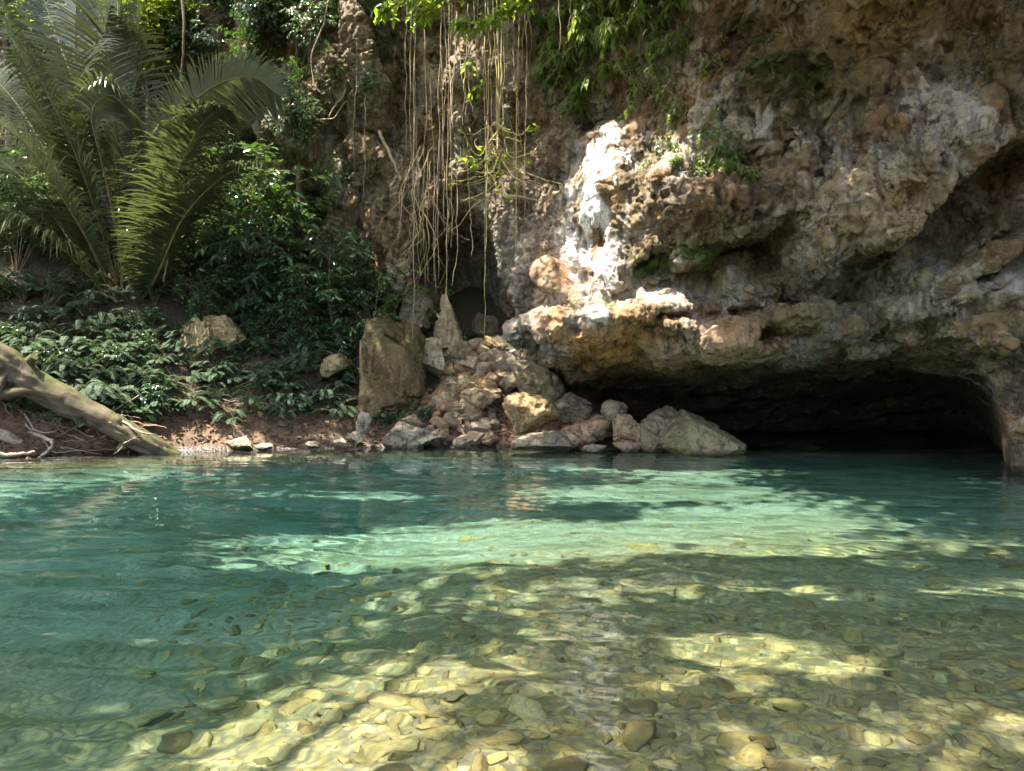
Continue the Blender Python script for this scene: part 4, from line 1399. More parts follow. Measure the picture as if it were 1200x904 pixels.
# ---- trees behind the palm and over the river
def tree_parts(seed, h, crown_r, crown_z, leaf=.16, n_limb=9, sub=7, twigs=5, per=9, mat=None, trunk_r=.16, keep=None, org=(0, 0, 0), lean=(0, 0)):
    r = np.random.default_rng(seed)
    tr = MB()
    top = np.array([lean[0], lean[1], h])
    tc = curve([(0, 0, -.6), (lean[0] * .2 + r.normal(0, .1), lean[1] * .2, h * .35), (lean[0] * .6, lean[1] * .6 + r.normal(0, .15), h * .7), top], 16)
    tr.tube(tc, np.linspace(trunk_r * 1.25, trunk_r * .35, 16), 9, wob=.06)
    Bs, Ds = [], []
    for i in range(n_limb):
        p = tc[r.integers(8, 15)]
        a = r.uniform(0, 6.28)
        e = top * np.array([1, 1, 0]) + np.array([math.cos(a) * crown_r * r.uniform(.35, 1), math.sin(a) * crown_r * r.uniform(.35, 1), crown_z + r.uniform(-.5, .5) * crown_r * .8])
        lc = curve([p, (p + e) / 2 + np.array([0, 0, .12 * crown_r]) + r.normal(0, .08 * crown_r, 3), e], 10)
        tr.tube(lc, np.linspace(trunk_r * .4, trunk_r * .08, 10), 5, cap=False)
        for s in range(sub):
            q = lc[r.integers(3, 10)]
            q2 = q + r.normal(0, 1, 3) * crown_r * np.array([.26, .26, .16])
            for t in range(twigs):
                w = q + (q2 - q) * r.uniform(.3, 1) + r.normal(0, .10, 3) * crown_r
                m = per
                td = unit(r.normal(0, 1, 3) * np.array([1, 1, .4]))
                pts = w + td * np.linspace(-.5, .5, m)[:, None] * leaf * 4.5 + r.normal(0, leaf * .5, (m, 3))
                Bs.append(pts)
                Ds.append(unit(td + r.normal(0, .7, (m, 3)) - np.array([0, 0, .3])))
    B, Dv = np.concatenate(Bs), np.concatenate(Ds)
    if keep is not None:
        k_ = keep(B + np.asarray(org))
        B, Dv = B[k_], Dv[k_]
    L = leaf * np.exp(r.normal(0, .25, len(B)))
    U = unit(np.array([0, 0, 1.0]) + r.normal(0, .5, (len(B), 3)))
    return tr.mesh('trunk', m_bark), leaves_mesh('crown', [leaf_geo(B, Dv, U, L, L * .24, rng=r)], mat)


for i, (px, py, D, h, cr, lab) in enumerate((
        (75, 330, 24.5, 9.5, 2.4, 'sunlit yellow-green tree behind the left fronds of the palm'),
        (176, 330, 24.3, 8.2, 2.0, 'sunlit yellow-green tree seen between the palm and the grey rock wall'),
        (10, 330, 25.5, 11.5, 2.8, 'leafy tree at the top left corner behind the palm'),
        (130, 330, 25.8, 12.0, 2.6, 'tall tree whose crown shows above the middle of the palm'),
        (-70, 330, 24.0, 10.5, 2.8, 'leafy tree standing left of the palm, outermost but one'),
        (-170, 330, 22.5, 10.5, 2.8, 'leafy tree farthest to the left of the palm'),
        (235, 330, 25.5, 13.5, 2.0, 'slim tree with a dark crown standing against the rock wall right of the palm'),
        (350, 300, 22.7, 10.6, 1.6, 'leafy tree with dark hanging foliage against the left edge of the bare rock wall'),
        (285, 300, 25.0, 12.5, 2.0, 'dark leafy tree above the arching palm frond, before the rock wall'))):
    loc = P(px, py, D)
    loc[2] = gz(loc[0], loc[1])
    dark = i >= 6
    o = thing('forest_tree', lab, 'tree', loc)
    a, b = tree_parts(400 + i, h, cr, h, leaf=.2 if not dark else .22, n_limb=13, sub=7, twigs=5, per=9, mat=m_leaf if dark else m_canopy, trunk_r=.13)
    link('trunk', a, o)
    link('crown', b, o)

lx, ly, lz, la = LITTER
r = np.random.default_rng(32)
n = len(lx)
v, f, t = leaf_geo(np.stack([lx, ly, lz], -1), np.stack([np.cos(la), np.sin(la), r.uniform(-.25, .35, n)], -1), unit(np.array([0, 0, 1.0]) + r.normal(0, .35, (n, 3))), r.uniform(.05, .15, n), r.uniform(.015, .035, n), droop=.1, rng=r)
m_litter = leaf_mat('dead leaf', (0.05, 0.034, 0.02), (0.22, 0.16, 0.09), .7, .1, (.2, .12, .05), .2)
tag(link('leaf_litter', mesh_from('leaf_litter', v, [f], m_litter, False, {'tone': t * 1.5})), 'brown dead leaves littering the red earth bank', 'leaf litter', kind='stuff')
# ------------------------------------------------------------------ fallen trunk, driftwood, aerial roots, cliff plants, canopy
bpy.context.view_layer.update()
_dg = bpy.context.evaluated_depsgraph_get()
_cb = BVHTree.FromObject(cliff, _dg)


def on_cliff(px, py):
    """point of the rock face at a photograph pixel, and its normal"""
    o_ = Vector((0, 0, CAM_H))
    dv = Vector(P(px, py, 1.0)) - o_
    p, n, i, dist = _cb.ray_cast(o_, dv.normalized())
    return (np.array(p), np.array(n)) if p is not None else (P(px, py, 20), np.array([0, -1.0, 0]))


def bend(pts, n, wob, seed, k=3):
    r = np.random.default_rng(seed)
    c = curve(pts, n)
    w = np.cumsum(r.normal(0, 1, (n, 3)), 0)
    w -= np.linspace(0, 1, n)[:, None] * w[-1]
    return c + w * wob


# fallen trunk
lg = thing('fallen_tree', 'thick leaning mossy fallen trunk dipping into the water at the left', 'fallen tree', P(200, 534, 16.6))
lo = np.array(lg.location)
def bark_tube(c, rad, k, seed, amp):
    """a tube with ridged bark, scars and swellings"""
    m_ = MB()
    m_.tube(c, rad, k, cap=True)
    v_ = np.concatenate(m_.v)
    t_ = np.repeat(np.arange(len(c)), k)
    full = v_[:len(c) * k]
    ax = c[t_]
    dr = full - ax
    ang = np.tile(np.arange(k) / k * 2 * np.pi, len(c))
    ln = np.concatenate([[0], np.cumsum(np.linalg.norm(np.diff(c, axis=0), axis=1))])[t_]
    rr_ = np.repeat(rad, k)
    n_ = amp * ridged(np.cos(ang) * 2.2 + seed, np.sin(ang) * 2.2, ln * 1.1, 4, 3, gain=.6) + amp * 1.2 * fbm(np.cos(ang) * 1.1, np.sin(ang) * 1.1, ln * 1.6 + seed, 3, 5) - amp * 1.5 * sst(.3, .45, fbm(np.cos(ang) * 1.6 + 7, np.sin(ang) * 1.6, ln * 2.2, 2, 8))
    v_[:len(c) * k] = ax + dr * (1 + n_)[:, None]
    m_.v = [v_]
    return m_


c = bend([P(-100, 372, 15.2) - lo, P(-10, 418, 15.6) - lo, P(45, 452, 15.9) - lo, P(118, 491, 16.2) - lo, P(186, 527, 16.5) - lo, P(225, 552, 16.7) - lo], 110, .004, 3)
mb = bark_tube(c, np.interp(np.linspace(0, 1, 110), [0, .25, .5, .75, 1], [.38, .33, .28, .24, .15]), 48, 2, .16)
mb.build('trunk', m_log, lg)
for i, (pts, r0, r1) in enumerate((([P(75, 468, 16.0), P(38, 458, 15.7), P(-5, 464, 15.4), P(-60, 470, 15.0)], .15, .08),
                                   ([P(30, 440, 15.8), P(6, 440, 15.5), P(-8, 470, 15.3), P(-40, 490, 15.2)], .12, .07),
                                   ([P(38, 446, 15.9), P(34, 428, 15.8), P(40, 418, 15.7)], .13, .08))):
    mb = MB()
    mb.tube(bend([p - lo for p in pts], 18, .006, 10 + i), np.linspace(r0, r1, 18), 10, wob=.06, seed=i)
    mb.build('branch', m_log, lg)

DG = 'driftwood heaped at the left edge'
for i, (pts, r0, r1, lab) in enumerate((
        ([(-60, 515, 15.4), (0, 512, 15.6), (28, 524, 15.8), (46, 541, 15.9)], .15, .06, 'thickest pale driftwood limb bending down into the water at the left edge'),
        ([(-40, 492, 15.7), (10, 506, 15.9), (36, 522, 15.9), (45, 538, 15.8)], .09, .04, 'grey driftwood limb lying above the thickest one at the left edge'),
        ([(20, 500, 16.0), (52, 512, 15.9), (60, 522, 15.8), (44, 539, 15.7)], .05, .03, 'curved driftwood branch hooking down to the water right of the thick limb'),
        ([(-30, 530, 15.2), (10, 532, 15.4), (40, 530, 15.6)], .06, .03, 'dark driftwood branch low over the water at the left edge'),
        ([(0, 476, 16.3), (45, 487, 16.4), (95, 489, 16.6), (130, 484, 16.9)], .045, .02, 'long straight pale root crossing the earth bank under the fallen trunk'),
        ([(10, 496, 16.2), (60, 500, 16.3), (110, 512, 16.4)], .03, .015, 'thin grey branch low on the bank beneath the long straight root'))):
    c = bend([P(*p) for p in pts], 22, .012, 30 + i)
    mb = MB()
    mb.tube(c - c[0], np.linspace(r0, r1, 22), 9, wob=.08, seed=i)
    o = link('driftwood', mb.mesh('driftwood', m_drift), None, c[0])
    tag(o, lab, 'driftwood', DG)
rt = random.Random(9)
for i in range(64):
    px, py = rt.uniform(-10, 140) if i % 2 else rt.uniform(-10, 70), rt.uniform(486, 532)
    D_ = 16.0 + rt.uniform(0, .8)
    a = rt.uniform(-.6, .5)
    L = rt.uniform(25, 70)
    c = bend([P(px, py, D_), P(px + L * .5 * math.cos(a), py + L * .5 * math.sin(a) + rt.uniform(-6, 6), D_ + rt.uniform(-.2, .2)), P(px + L * math.cos(a), py + L * math.sin(a), D_ + rt.uniform(-.3, .3))], 12, .02, 60 + i)
    c[:, 2] = np.maximum(c[:, 2], np.array([max(gz(q[0], q[1]), 0) + .02 for q in c]))
    mb = MB()
    r0 = rt.uniform(.010, .036)
    mb.tube(c - c[0], np.linspace(r0, r0 * .4, 12), 5)
    tag(link('dead_twig', mb.mesh('dead_twig', (m_drift, m_redtwig)[i % 3 == 0]), None, c[0]), 'thin bare twig among many on the bank around the driftwood', 'twig', 'bare twigs around the driftwood')
for i, (pts, lab) in enumerate((([(128, 482, 17.6), (150, 479, 17.7), (175, 481, 17.8), (205, 488, 17.9)], 'thin pale root trailing over red earth just right of the fallen trunk'),
                                ([(180, 512, 17.7), (205, 500, 17.8), (222, 489, 18.0), (262, 487, 18.4), (310, 489, 18.7)], 'longest thin pale root running level across the red earth bank'),
                                ([(222, 489, 18.0), (215, 505, 17.9), (210, 514, 17.8)], 'short thin root forking down from the longest level root'),
                                ([(240, 500, 18.0), (262, 503, 18.0), (275, 512, 17.9), (285, 510, 17.9)], 'small dark twig caught at the waterline above the pale stones'))):
    c = bend([P(*p) for p in pts], 20, .012, 95 + i)
    for q in c:
        q[2] = max(q[2], gz(q[0], q[1]) + .015)
    mb = MB()
    mb.tube(c - c[0], np.linspace(.026, .012, 20), 6)
    tag(link('bank_root', mb.mesh('bank_root', m_drift), None, c[0]), lab, 'root', 'roots on the earth bank')
for i in range(60):
    px, py = rt.gauss(592, 24), rt.uniform(498, 522)
    D_ = 18.3 + (520 - py) * .03
    a = rt.gauss(.5, .6)
    L = rt.uniform(.25, .7)
    p0 = P(px, py, D_)
    p0[2] = max(p0[2], gz(p0[0], p0[1]) + rt.uniform(.02, .12))
    c = bend([np.zeros(3), np.array([math.cos(a) * L * .5, rt.uniform(-.1, .1), -math.sin(a) * L * .25 + .04]), np.array([math.cos(a) * L, rt.uniform(-.2, .2), -math.sin(a) * L * .4])], 9, .012, 140 + i)
    mb = MB()
    mb.tube(c, np.linspace(.014, .006, 9), 5)
    tag(link('red_twig', mb.mesh('red_twig', m_redtwig), None, p0), 'red-brown twig in the heap of twigs left of the sunlit tan boulder', 'twig', 'heap of red-brown twigs')
c = bend([P(-60, 556, 13.6), P(40, 552, 13.6), P(130, 549, 13.7)], 16, .01, 77)
c[:, 2] = -.06 + .03 * np.linspace(-1, 1, 16)
mb = MB()
mb.tube(c - c[0], np.linspace(.07, .04, 16), 8, wob=.1)
tag(link('sunken_branch', mb.mesh('sunken_branch', m_log), None, c[0]), 'pale straight branch floating just under the surface near the left edge', 'branch')

# aerial roots
HG = 'aerial roots hanging in front of the rock wall'
roots = [(417, 55, 205, 20.3, 0), (423, 90, 250, 20.4, 2), (486, -20, 260, 19.2, 2), (489, -20, 415, 19.4, 2), (494, -20, 300, 19.3, 2), (479, -20, 180, 19.6, 2), (499, 40, 335, 19.2, 2),
         (507, 100, 345, 19.0, 2), (512, 150, 330, 18.9, 0), (518, -20, 270, 19.0, 0), (516, 60, 327, 19.1, 0), (524, -20, 353, 18.9, 0), (522, -20, 230, 18.8, 0), (528, -20, 290, 18.7, 0), (531, -20, 160, 18.8, 0),
         (535, 20, 150, 18.7, 0), (541, 20, 147, 18.7, 0), (546, 25, 138, 18.7, 0), (552, 10, 132, 18.8, 0), (558, -20, 95, 18.8, 0), (563, -20, 60, 18.8, 0), (569, -20, 407, 18.6, 1), (571, 60, 330, 18.6, 2), (576, -20, 190, 18.6, 0),
         (585, -20, 215, 18.5, 0), (588, -20, 272, 18.5, 2), (581, 60, 250, 18.6, 0), (596, -20, 120, 18.7, 2), (604, -20, 375, 18.0, 1), (606, 20, 240, 18.1, 2), (613, -20, 95, 18.4, 0), (614, 30, 310, 18.2, 2), (620, -20, 70, 18.4, 2),
         (655, -20, 60, 18.0, 2), (668, 5, 50, 17.8, 2), (533, 180, 335, 18.9, 0), (505, 190, 330, 18.9, 2), (548, 190, 300, 19.0, 2)]
special = {(489, 415): 'long grey root reaching down to the rubble left of the pale pointed rock', (569, 407): 'long yellow-green root hanging down before the dark alcove to its rock floor',
           (604, 375): 'thin yellow-green root hanging alone just left of the round orange knob', (524, 353): 'long pale root ending right above the pale pointed rock',
           (417, 205): 'short pale root hanging on the far left of the bare rock wall', (528, 290): 'brightest pale root hanging in the middle of the root curtain'}
for i, (px, y0, y1, D_, mt) in enumerate(roots):
    r = np.random.default_rng(500 + i)
    a, b = P(px + r.uniform(-6, 6), y0 - 6, D_), P(px + r.normal(0, 2.5), y1, D_ + r.normal(0, .15))
    n = 26
    c = bend([a, a * .66 + b * .34 + r.normal(0, .02, 3), a * .3 + b * .7 + r.normal(0, .02, 3), b], n, r.uniform(.006, .022), 510 + i)
    rad = r.uniform(.006, .011) * (1.7 if i % 7 == 3 else 1.0)
    mb = MB()
    mb.tube(c - c[0], np.concatenate([np.full(16, rad), np.linspace(rad, rad * .45, 10)]), 6, wob=.12, seed=i)
    m_ = (m_root, m_rooty, m_rootd)[mt] if not (mt == 0 and i % 2 == 0) else m_rootd
    lab = special.get((px, y1)) or ('pale straight root' if mt == 0 else 'yellow-green thin root' if mt == 1 else 'grey-brown thin root') + ' hanging among others in the root curtain before the rock wall'
    tag(link('aerial_root', mb.mesh('aerial_root', m_), None, c[0]), lab, 'root', HG)
# the twisted thin roots that fan out at lower left of the curtain
for i in range(17):
    r = np.random.default_rng(700 + i)
    x0, y0 = r.uniform(478, 530), r.uniform(165, 235)
    x1, y1 = x0 + r.normal(-30, 28), r.uniform(275, 335)
    D_ = r.uniform(18.8, 19.8)
    c = bend([P(x0, y0, D_), P(x0 + r.normal(-8, 9), y0 + (y1 - y0) * .35, D_), P((x0 + x1) / 2 + r.normal(0, 9), y0 + (y1 - y0) * .7, D_ - .1), P(x1, y1, D_ + .1)], 24, .022, 720 + i)
    mb = MB()
    rad = r.uniform(.005, .013)
    mb.tube(c - c[0], np.linspace(rad, rad * .5, 24), 5)
    tag(link('twisted_root', mb.mesh('twisted_root', (m_root, m_rootd, m_rooty)[i % 3 if i % 5 else 0]), None, c[0]), 'thin twisted root fanning out below the hanging root curtain, beside the leafy shrub', 'root', 'twisted roots fanning out at the shrub')
for i, (pts, rad, lab) in enumerate((([(388, -10, 21), (378, 30, 21), (365, 62, 20.9), (366, 95, 20.9), (375, 108, 20.9)], .022, 'pale curving liana hanging beside the dark leaves at the wall edge'),
                                     ([(424, 45, 20.7), (412, 80, 20.8), (405, 110, 20.8), (392, 125, 20.9), (385, 138, 21)], .028, 'dark liana slanting down across the grey rock wall'),
                                     ([(445, 155, 20.5), (458, 185, 20.3), (470, 212, 20.2)], .05, 'short dead stick slanting across the brown rock wall'),
                                     ([(372, 140, 21), (392, 138, 21), (408, 118, 20.9), (410, 135, 20.9)], .018, 'thin looping liana at the left edge of the rock wall'),
                                     ([(213, -10, 22), (214, 40, 22), (212, 90, 22.1), (214, 140, 22.2)], .045, 'straight grey sapling stem between the palm and the dark leafy trees'),
                                     ([(192, 330, 20), (196, 300, 19.9), (200, 240, 19.9), (202, 200, 20)], .03, 'slender pale stem standing right of the palm base'))):
    c = bend([P(*p) for p in pts], 24, .012, 800 + i)
    mb = MB()
    mb.tube(c - c[0], np.linspace(rad, rad * .6, 24), 7, wob=.08)
    tag(link('liana' if i != 2 else 'dead_stick', mb.mesh('liana', m_bark if i in (4, 5) else m_rootd), None, c[0]), lab, 'liana' if i in (0, 1, 3) else 'stem')

# the tangled yellow vine in mid-air, with a few bright leaves
tv = thing('tangled_vine', 'yellow tangled curly vine with few bright leaves hanging in mid-air', 'vine', P(583, 160, 18.2))
to = np.array(tv.location)
mb = MB()
Bl, Dl = [], []
for i in range(30):
    r = np.random.default_rng(900 + i)
    a0 = r.uniform(0, 6.28)
    s = P(583 + r.normal(0, 7), 165 + r.uniform(-25, 55), 18.2 + r.normal(0, .15))
    e = s + np.array([r.normal(0, .75) + (.15 if i % 2 else -.1), r.normal(0, .3), -abs(r.normal(.45, .4))])
    c1 = s * .6 + e * .4 + r.normal(0, .22, 3) - np.array([0, 0, .15])
    e2 = e + r.normal(0, .16, 3) + np.array([0, 0, .16])
    c = bend([s, c1, e, e2], 22, .02, 930 + i)
    rad = r.uniform(.009, .02)
    mb.tube(c - to, np.linspace(rad, rad * .45, 22), 5)
    if i % 2 == 0:
        k_ = r.integers(8, 21, 3)
        Bl.append(c[k_] - to)
        Dl.append(unit(r.normal(0, 1, (3, 3)) * (1, 1, .3) + (0, 0, -.2)))
for k_ in range(4):
    mb.tube(bend([P(583 + k_ * 4 - 6, -20, 18.3), P(580 + k_ * 3, 90, 18.25), P(583, 175, 18.2)], 20, .012, 970 + k_) - to, .014, 5)
mb.build('stems', m_rooty, tv)
r = np.random.default_rng(990)
for (px, py, n) in ((545, 185, 16), (560, 190, 10), (575, 188, 8), (562, 95, 9), (552, 75, 9), (625, 150, 9), (598, 222, 8), (612, 190, 7), (555, 105, 5)):
    c0 = P(px, py, 18.2) - to
    Bl.append(c0 + r.normal(0, .12, (n, 3)))
    Dl.append(unit(r.normal(0, 1, (n, 3)) * (1, 1, .35) + (-.3, 0, -.35)))
B, Dv = np.concatenate(Bl), np.concatenate(Dl)
link('leaves', leaves_mesh('leaves', [leaf_geo(B, Dv, unit(np.array([0, 0, 1.0]) + r.normal(0, .4, B.shape)), .17, .048, rng=r)], m_bright), tv)

# the leafy branch that droops into the top of the picture
ob = thing('overhanging_branch', 'sunlit branch with bright yellow-green leaves drooping into the top of the picture', 'branch', P(700, -60, 17.6))
bo = np.array(ob.location)
mb = MB()
Bl, Dl = [], []
r = np.random.default_rng(77)
for pts, n in (([(700, -60, 17.6), (620, -35, 17.4), (540, -12, 17.3), (450, 5, 17.2)], 170), ([(620, -35, 17.4), (600, 0, 17.4), (570, 25, 17.4), (530, 28, 17.3)], 170),
               ([(640, -40, 17.5), (615, 0, 17.6), (580, 15, 17.7)], 110), ([(540, -12, 17.3), (505, 10, 17.3), (488, 24, 17.3)], 80), ([(470, 0, 17.2), (455, 12, 17.2), (450, 22, 17.2)], 45)):
    c = bend([P(*p) for p in pts], 24, .01, n)
    mb.tube(c - bo, np.linspace(.03, .008, 24), 6)
    tt = r.uniform(.25, 1, n)
    pts_ = np.stack([np.interp(tt, np.linspace(0, 1, 24), c[:, k]) for k in range(3)], -1)
    Bl.append(pts_ - bo + r.normal(0, .10, (n, 3)))
    Dl.append(unit(r.normal(0, 1, (n, 3)) * (1, 1, .3) + (-.1, 0, -.5)))
mb.build('limb', m_twig, ob)
B, Dv = np.concatenate(Bl), np.concatenate(Dl)
link('leaves', leaves_mesh('leaves', [leaf_geo(B, Dv, unit(np.array([0, -.3, 1.0]) + r.normal(0, .4, B.shape)), .2, .055, rng=r)], m_bright), ob)

# plants growing out of the rock
CS = []
for i in range(4):
    CS.append(plant_proto('cliff_shrub', shrub_mesh(1000 + i, h=1.1, spread=.8, leaf=.17, stems=7, sub=5, per=8, ratio=.24, droop=.6, hang=.45, mat=m_cliffleaf, stem_r=.010), ('stems', 'foliage')))
CF = []
for i in range(3):
    CF.append(plant_proto('rock_fern', fern_mesh(1020 + i, n=14, L=.36, mat=m_mossleaf if i == 2 else m_olivefern, pin=.24, pairs=16, width=.18, up=.35), ('stalks', 'fronds')))
CV = []
for i in range(4):
    r = np.random.default_rng(1040 + i)
    mb = MB()
    Bl, Dl = [], []
    for s in range(5):
        L = r.uniform(.5, 1.6)
        x0 = r.normal(0, .18)
        c = bend([(x0, 0, 0), (x0 + r.normal(0, .1), -.15, -L * .3), (x0 + r.normal(0, .12), -.12, -L * .7), (x0 + r.normal(0, .15), -.1, -L)], 16, .012, 1060 + 10 * i + s)
        mb.tube(c, np.linspace(.008, .004, 16), 4)
        m = int(15 * L)
        k_ = r.integers(2, 16, m)
        Bl.append(c[k_])
        Dl.append(unit(r.normal(0, 1, (m, 3)) * (1, .7, .3) + (0, -.3, -.7)))
    B, Dv = np.concatenate(Bl), np.concatenate(Dl)
    CV.append(plant_proto('trailing_vine', (mb.mesh('stems', m_rootd), leaves_mesh('leaves', [leaf_geo(B, Dv, unit(np.array([0, -.6, 1.0]) + r.normal(0, .5, B.shape)), .15, .04, rng=r)], m_cliffleaf)), ('stems', 'leaves')))


def rz_of(n):
    return math.atan2(n[0], -n[1])


LS = 'leafy shrubs rooted in the rock face above the white streak'
for i, (px, py, s) in enumerate(((735, 20, 1.0), (700, 25, 1.0), (668, 40, 1.0), (650, 75, .9), (672, 90, 1.0), (700, 75, 1.1), (730, 60, 1.0), (655, 110, .8), (690, 120, .9), (672, 145, .7), (715, 105, .9),
                                 (760, 40, .8), (790, 30, .7), (770, 75, .6), (640, 45, .7), (688, 50, 1.0), (760, 5, .9), (720, -5, 1.0), (680, 5, .9), (800, 70, .6), (640, 100, .6), (745, 95, .6))):
    p, n = on_cliff(px, py)
    D_ = min(p[1] - .15, 18.0 if px < 700 else 17.4)
    q = P(px, py, D_)
    q = q if p[1] - D_ < .8 else p + n * .05
    place(CS[i % 4], q + np.array([0, -.05, .25]), rp.uniform(0, 6.28), s, 'leafy shrub rooted in the rock face above the white streak, drooping over the bare wall' if px < 750 else 'small leafy shrub in the rock right of the white streak', 'shrub', LS if px < 750 else 'small shrubs right of the white streak')
for i, (px, py, s) in enumerate(((765, 110, .9), (790, 120, .8), (808, 95, .9), (775, 160, .7), (800, 165, .8), (825, 140, .8), (840, 120, .7), (760, 185, .6), (815, 180, .6), (845, 170, .5), (785, 75, 1), (830, 60, .9), (750, 60, 1.0), (770, 20, 1.0), (860, 150, .5), (735, 130, .7))):
    p, n = on_cliff(px, py)
    place(CV[i % 4], p + n * .06, rz_of(n), s, 'thin trailing vine with small leaves on the rock face above the brown knob', 'vine', 'trailing vines above the brown knob')
for i, (px, py, s) in enumerate(((835, 195, .7), (850, 200, .8), (862, 190, .6), (820, 205, .5), (875, 207, .6), (795, 190, .5), (845, 180, .6))):
    p, n = on_cliff(px, py)
    place(CS[i % 4], p + n * .05, rp.uniform(0, 6.28), s * .6, 'small pale-leaved shrub on top of the brown rock knob', 'shrub', 'small shrubs on the brown knob')
for i, (px, py, s, k) in enumerate(((895, 75, 1.2, 0), (905, 90, 1.1, 1), (920, 70, 1.0, 0), (935, 105, 1.2, 1), (950, 110, 1.1, 0), (965, 95, .9, 1), (880, 100, .8, 0), (915, 115, .9, 1), (900, 50, .9, 0), (945, 120, 1.0, 1), (885, 20, 1, 0), (960, 115, .9, 0), (925, 95, 1.0, 1))):
    p, n = on_cliff(px, py)
    place(CF[k], p + n * .04, rp.uniform(0, 6.28), s, 'olive fern tuft clinging to the dark rock right of the vines', 'fern', 'fern tufts on the upper right rock', (.6, 0))
for i in range(26):
    px, py = rp.gauss(800, 20), rp.gauss(300, 6)
    p, n = on_cliff(px, py)
    if n[2] < -.3:
        continue
    place(CF[2], p + n * .01, rp.uniform(0, 6.28), rp.uniform(.25, .45), 'bright green moss tuft on the rock ledge under the brown knob', 'moss', 'moss tufts on the ledge')

HB = 'shrubs hanging on the rock wall between palm and roots'
for i, (px, py, s) in enumerate(((225, 30, 1.1), (250, 70, 1.0), (232, 110, 1.0), (270, 20, 1.1), (290, 60, 1.0), (262, 130, .9), (310, 25, 1.1), (330, 70, 1.0), (300, 110, .9), (345, 30, 1.0), (352, 110, .8), (335, 140, .9),
                                 (372, 50, .8), (365, 15, 1.0), (385, 90, .6), (290, 165, 1.0), (325, 175, 1.0), (250, 165, 1.0), (395, 20, .7), (420, 5, .7), (440, 60, .4), (428, 100, .4), (360, 160, .8), (205, 70, 1.2), (200, 20, 1.2), (395, 165, .7), (410, 215, .8), (380, 205, .9))):
    p, n = on_cliff(px, py)
    place(SH[i % 5], p + np.array([0, -.1, -.25]), rp.uniform(0, 6.28), s * .72, 'dark leafy shrub hanging on the rock wall between the palm and the root curtain', 'shrub', HB, (.7, rp.uniform(-.3, .3)))

# ---- canopy over the river: unseen trees added to cast dappled shade, crowns cut to fit
PL = np.array([SUN[0] / SUN[2], SUN[1] / SUN[2]])


def spot(gx_, gy_, cx_, cy_, rx, ry, a=0.0):
    dx, dy = gx_ - cx_, gy_ - cy_
    ca_, sa_ = math.cos(a), math.sin(a)
    u, v = (dx * ca_ + dy * sa_) / rx, (-dx * sa_ + dy * ca_) / ry
    return 1.0 - np.sqrt(u * u + v * v)


def gap(B):
    """opens the added crowns so that sun and shade fall on chosen spots"""
    t = B[:, 2] + .6
    gx_, gy_ = B[:, 0] - PL[0] * t, B[:, 1] - PL[1] * t
    o = np.full(len(B), -9.0)
    for s in SPOTS:
        o = np.maximum(o, spot(gx_, gy_, *s) * min(s[2], s[3]))
    for s in COVER:
        o = np.minimum(o, -spot(gx_, gy_, *s) * min(s[2], s[3]) * 1.6)
    o = o + .85 * fbm(gx_ * .45 + .25 * gy_, gy_ * 1.5, 0 * gx_, 4, 3)
    return o + np.random.default_rng(len(B)).uniform(-.55, .35, len(B))


SPOTS = [(-.6, 9.0, 3.9, 1.9, -.06), (2.7, 9.6, 2.0, 2.6, -.2), (1.9, 6.7, 1.9, .5, -.1), (4.0, 6.6, 1.1, .4, -.1), (4.3, 8.6, 1.4, .6, -.1),
         (1.7, 5.0, 1.3, .75, -.15), (-.65, 3.8, 1.35, 1.35, .1), (.35, 2.75, 1.4, .8, 0), (2.6, 3.7, .9, .55, 0), (1.2, 3.65, .6, .5, 0), (4.3, 5.0, .8, .5, 0),
         (3.5, 17.35, 1.9, .8, .5), (2.0, 16.8, .7, .7, 0), (-3.2, 12.6, 1.4, .6, 0), (2.0, 12.6, 2.2, 1.3, -.1), (1.9, 19.5, 1.9, .9, 0), (5.0, 19.0, 1.7, .8, 0),
         (-12.5, 22, 5.5, 5.5, 0), (-6.5, 24.0, 3.0, 2.4, .3), (-9.5, 17, 1.8, 1.4, .5), (-5.0, 23.2, 4.6, 2.2, .1), (-3.5, 20.6, 1.4, .6, 0), (.9, 17.8, .5, .55, 0), (1.0, 22.9, 3.0, 1.2, .05), (8.9, 15.2, .8, .45, .2), (11.5, 15.0, .9, .5, .2), (-16, 26, 4, 4, 0), (5.6, 17.2, .8, .6, 0), (7.0, 16.2, .9, .6, .3)]
COVER = [(.48, 5.0, .45, .95, 0), (.7, 20.9, 1.1, .8, 0)]
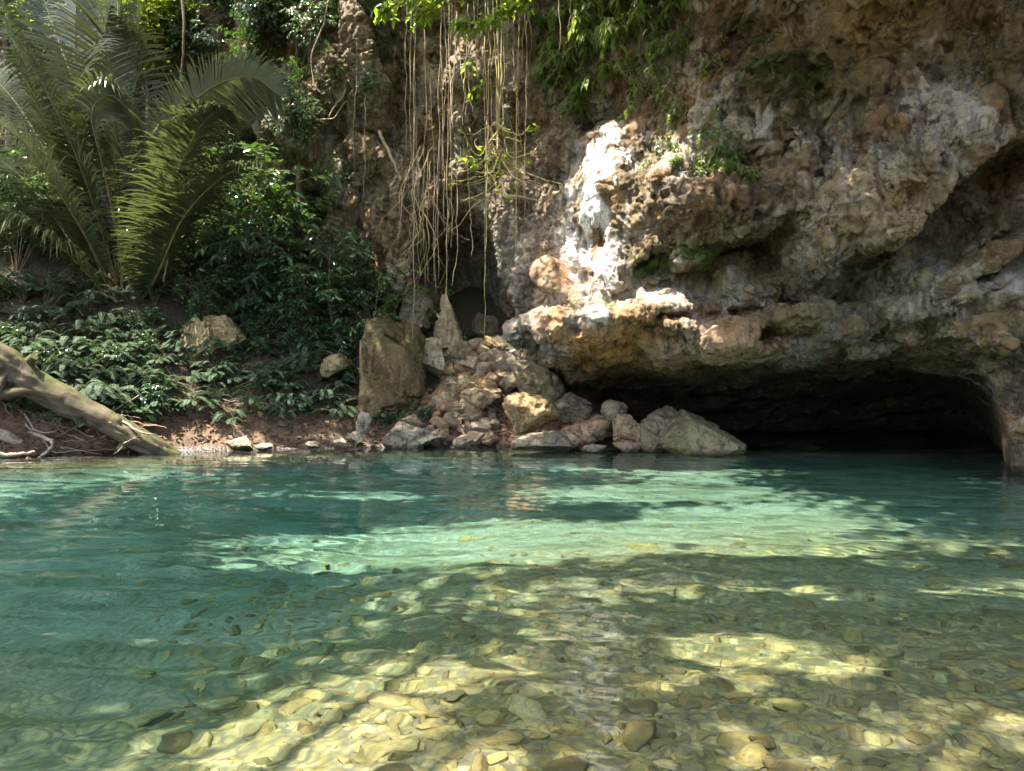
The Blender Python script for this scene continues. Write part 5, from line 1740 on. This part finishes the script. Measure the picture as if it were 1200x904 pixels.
for i, (bx, by, cx_, cy_, rx, ry, lab) in enumerate(((-13.5, 6.0, -8.2, 9.5, 5.2, 5.0, 'unseen tree added on the left bank, crown shaped to dapple the river'),
                                                     (-9.0, -4.5, -5.2, 1.5, 5.5, 4.5, 'unseen shade tree added on the near bank behind the viewer, left one'),
                                                     (3.5, -5.5, 1.5, 3.2, 4.5, 5.0, 'unseen shade tree added on the near bank behind the viewer, right one'),
                                                     (10.5, 2.0, 4.0, 10.0, 4.2, 5.0, 'unseen tree added at the right, crown shaped to shade cliff and cave mouth'),
                                                     (-15.5, 15.0, -5.5, 17.5, 5.0, 3.6, 'unseen tree added on the left bank, crown shaped to shade the bare rock wall'))):
    r = np.random.default_rng(1200 + i)
    loc = np.array([bx, by, gz(bx, by)])
    o = thing('unseen_shade_tree', lab, 'tree', loc)
    mb = MB()
    fork = np.array([bx * .55 + cx_ * .45, by * .55 + cy_ * .45, 12.6])
    tc = curve([loc - (0, 0, .6), loc * .9 + fork * .1 + (0, 0, 3.5), loc * .5 + fork * .5 + (0, 0, 2.2), fork], 18) - loc
    mb.tube(tc, np.linspace(.34, .16, 18), 10, wob=.05)
    Bl, Dl = [], []
    n_cl = int(rx * ry * (8.0 if i in (0, 3) else 3.6 if i == 4 else 5.5))
    for k_ in range(n_cl):
        a, q = r.uniform(0, 6.28), math.sqrt(r.uniform(0, 1))
        e = np.array([cx_ + rx * q * math.cos(a), cy_ + ry * q * math.sin(a), 14.6 + r.uniform(-.9, 1.6) - .9 * q])
        if k_ % 6 == 0:
            mb.tube(curve([fork, fork * .5 + e * .5 + (0, 0, .5), e], 9) - loc, np.linspace(.10, .015, 9), 5, cap=False)
        m = 120
        B = e + r.normal(0, 1, (m, 3)) * (.62, .62, .4)
        Bl.append(B)
        Dl.append(unit(r.normal(0, 1, (m, 3)) * (1, 1, .35) - (0, 0, .3)))
    B, Dv = np.concatenate(Bl), np.concatenate(Dl)
    k_ = gap(B) < 0  # leaves dropped so that sun lands in the chosen spots
    B, Dv = B[k_], Dv[k_]
    mb.build('trunk', m_bark, o)
    L = .27 * np.exp(r.normal(0, .2, len(B)))
    link('crown', leaves_mesh('crown', [leaf_geo(B - loc, Dv, unit(np.array([0, 0, 1.0]) + r.normal(0, .35, B.shape)), L, L * .26, rng=r)], m_canopy), o)

# floating leaves
for i, (px, py, s) in enumerate(((47, 747, .045), (83, 746, .03), (174, 759, .03), (89, 663, .025), (970 - 500, 590, .05))):
    D_ = CAM_H * FPX / (py - 452)
    r = np.random.default_rng(1300 + i)
    v, f, t = leaf_geo(np.zeros((1, 3)), np.array([[1, .3, 0.0]]), np.array([[0, 0, 1.0]]), s * 2.2, s * .5, fold=.1, droop=0, rng=r)
    o = link('floating_leaf', mesh_from('floating_leaf', v, [f], m_palm_dry, False, {'tone': t}), None, P(px, py, D_) * (1, 1, 0) + (0, 0, .015))
    tag(o, 'small yellow leaf floating on the water at the left of the pool', 'leaf', 'leaves floating on the pool')
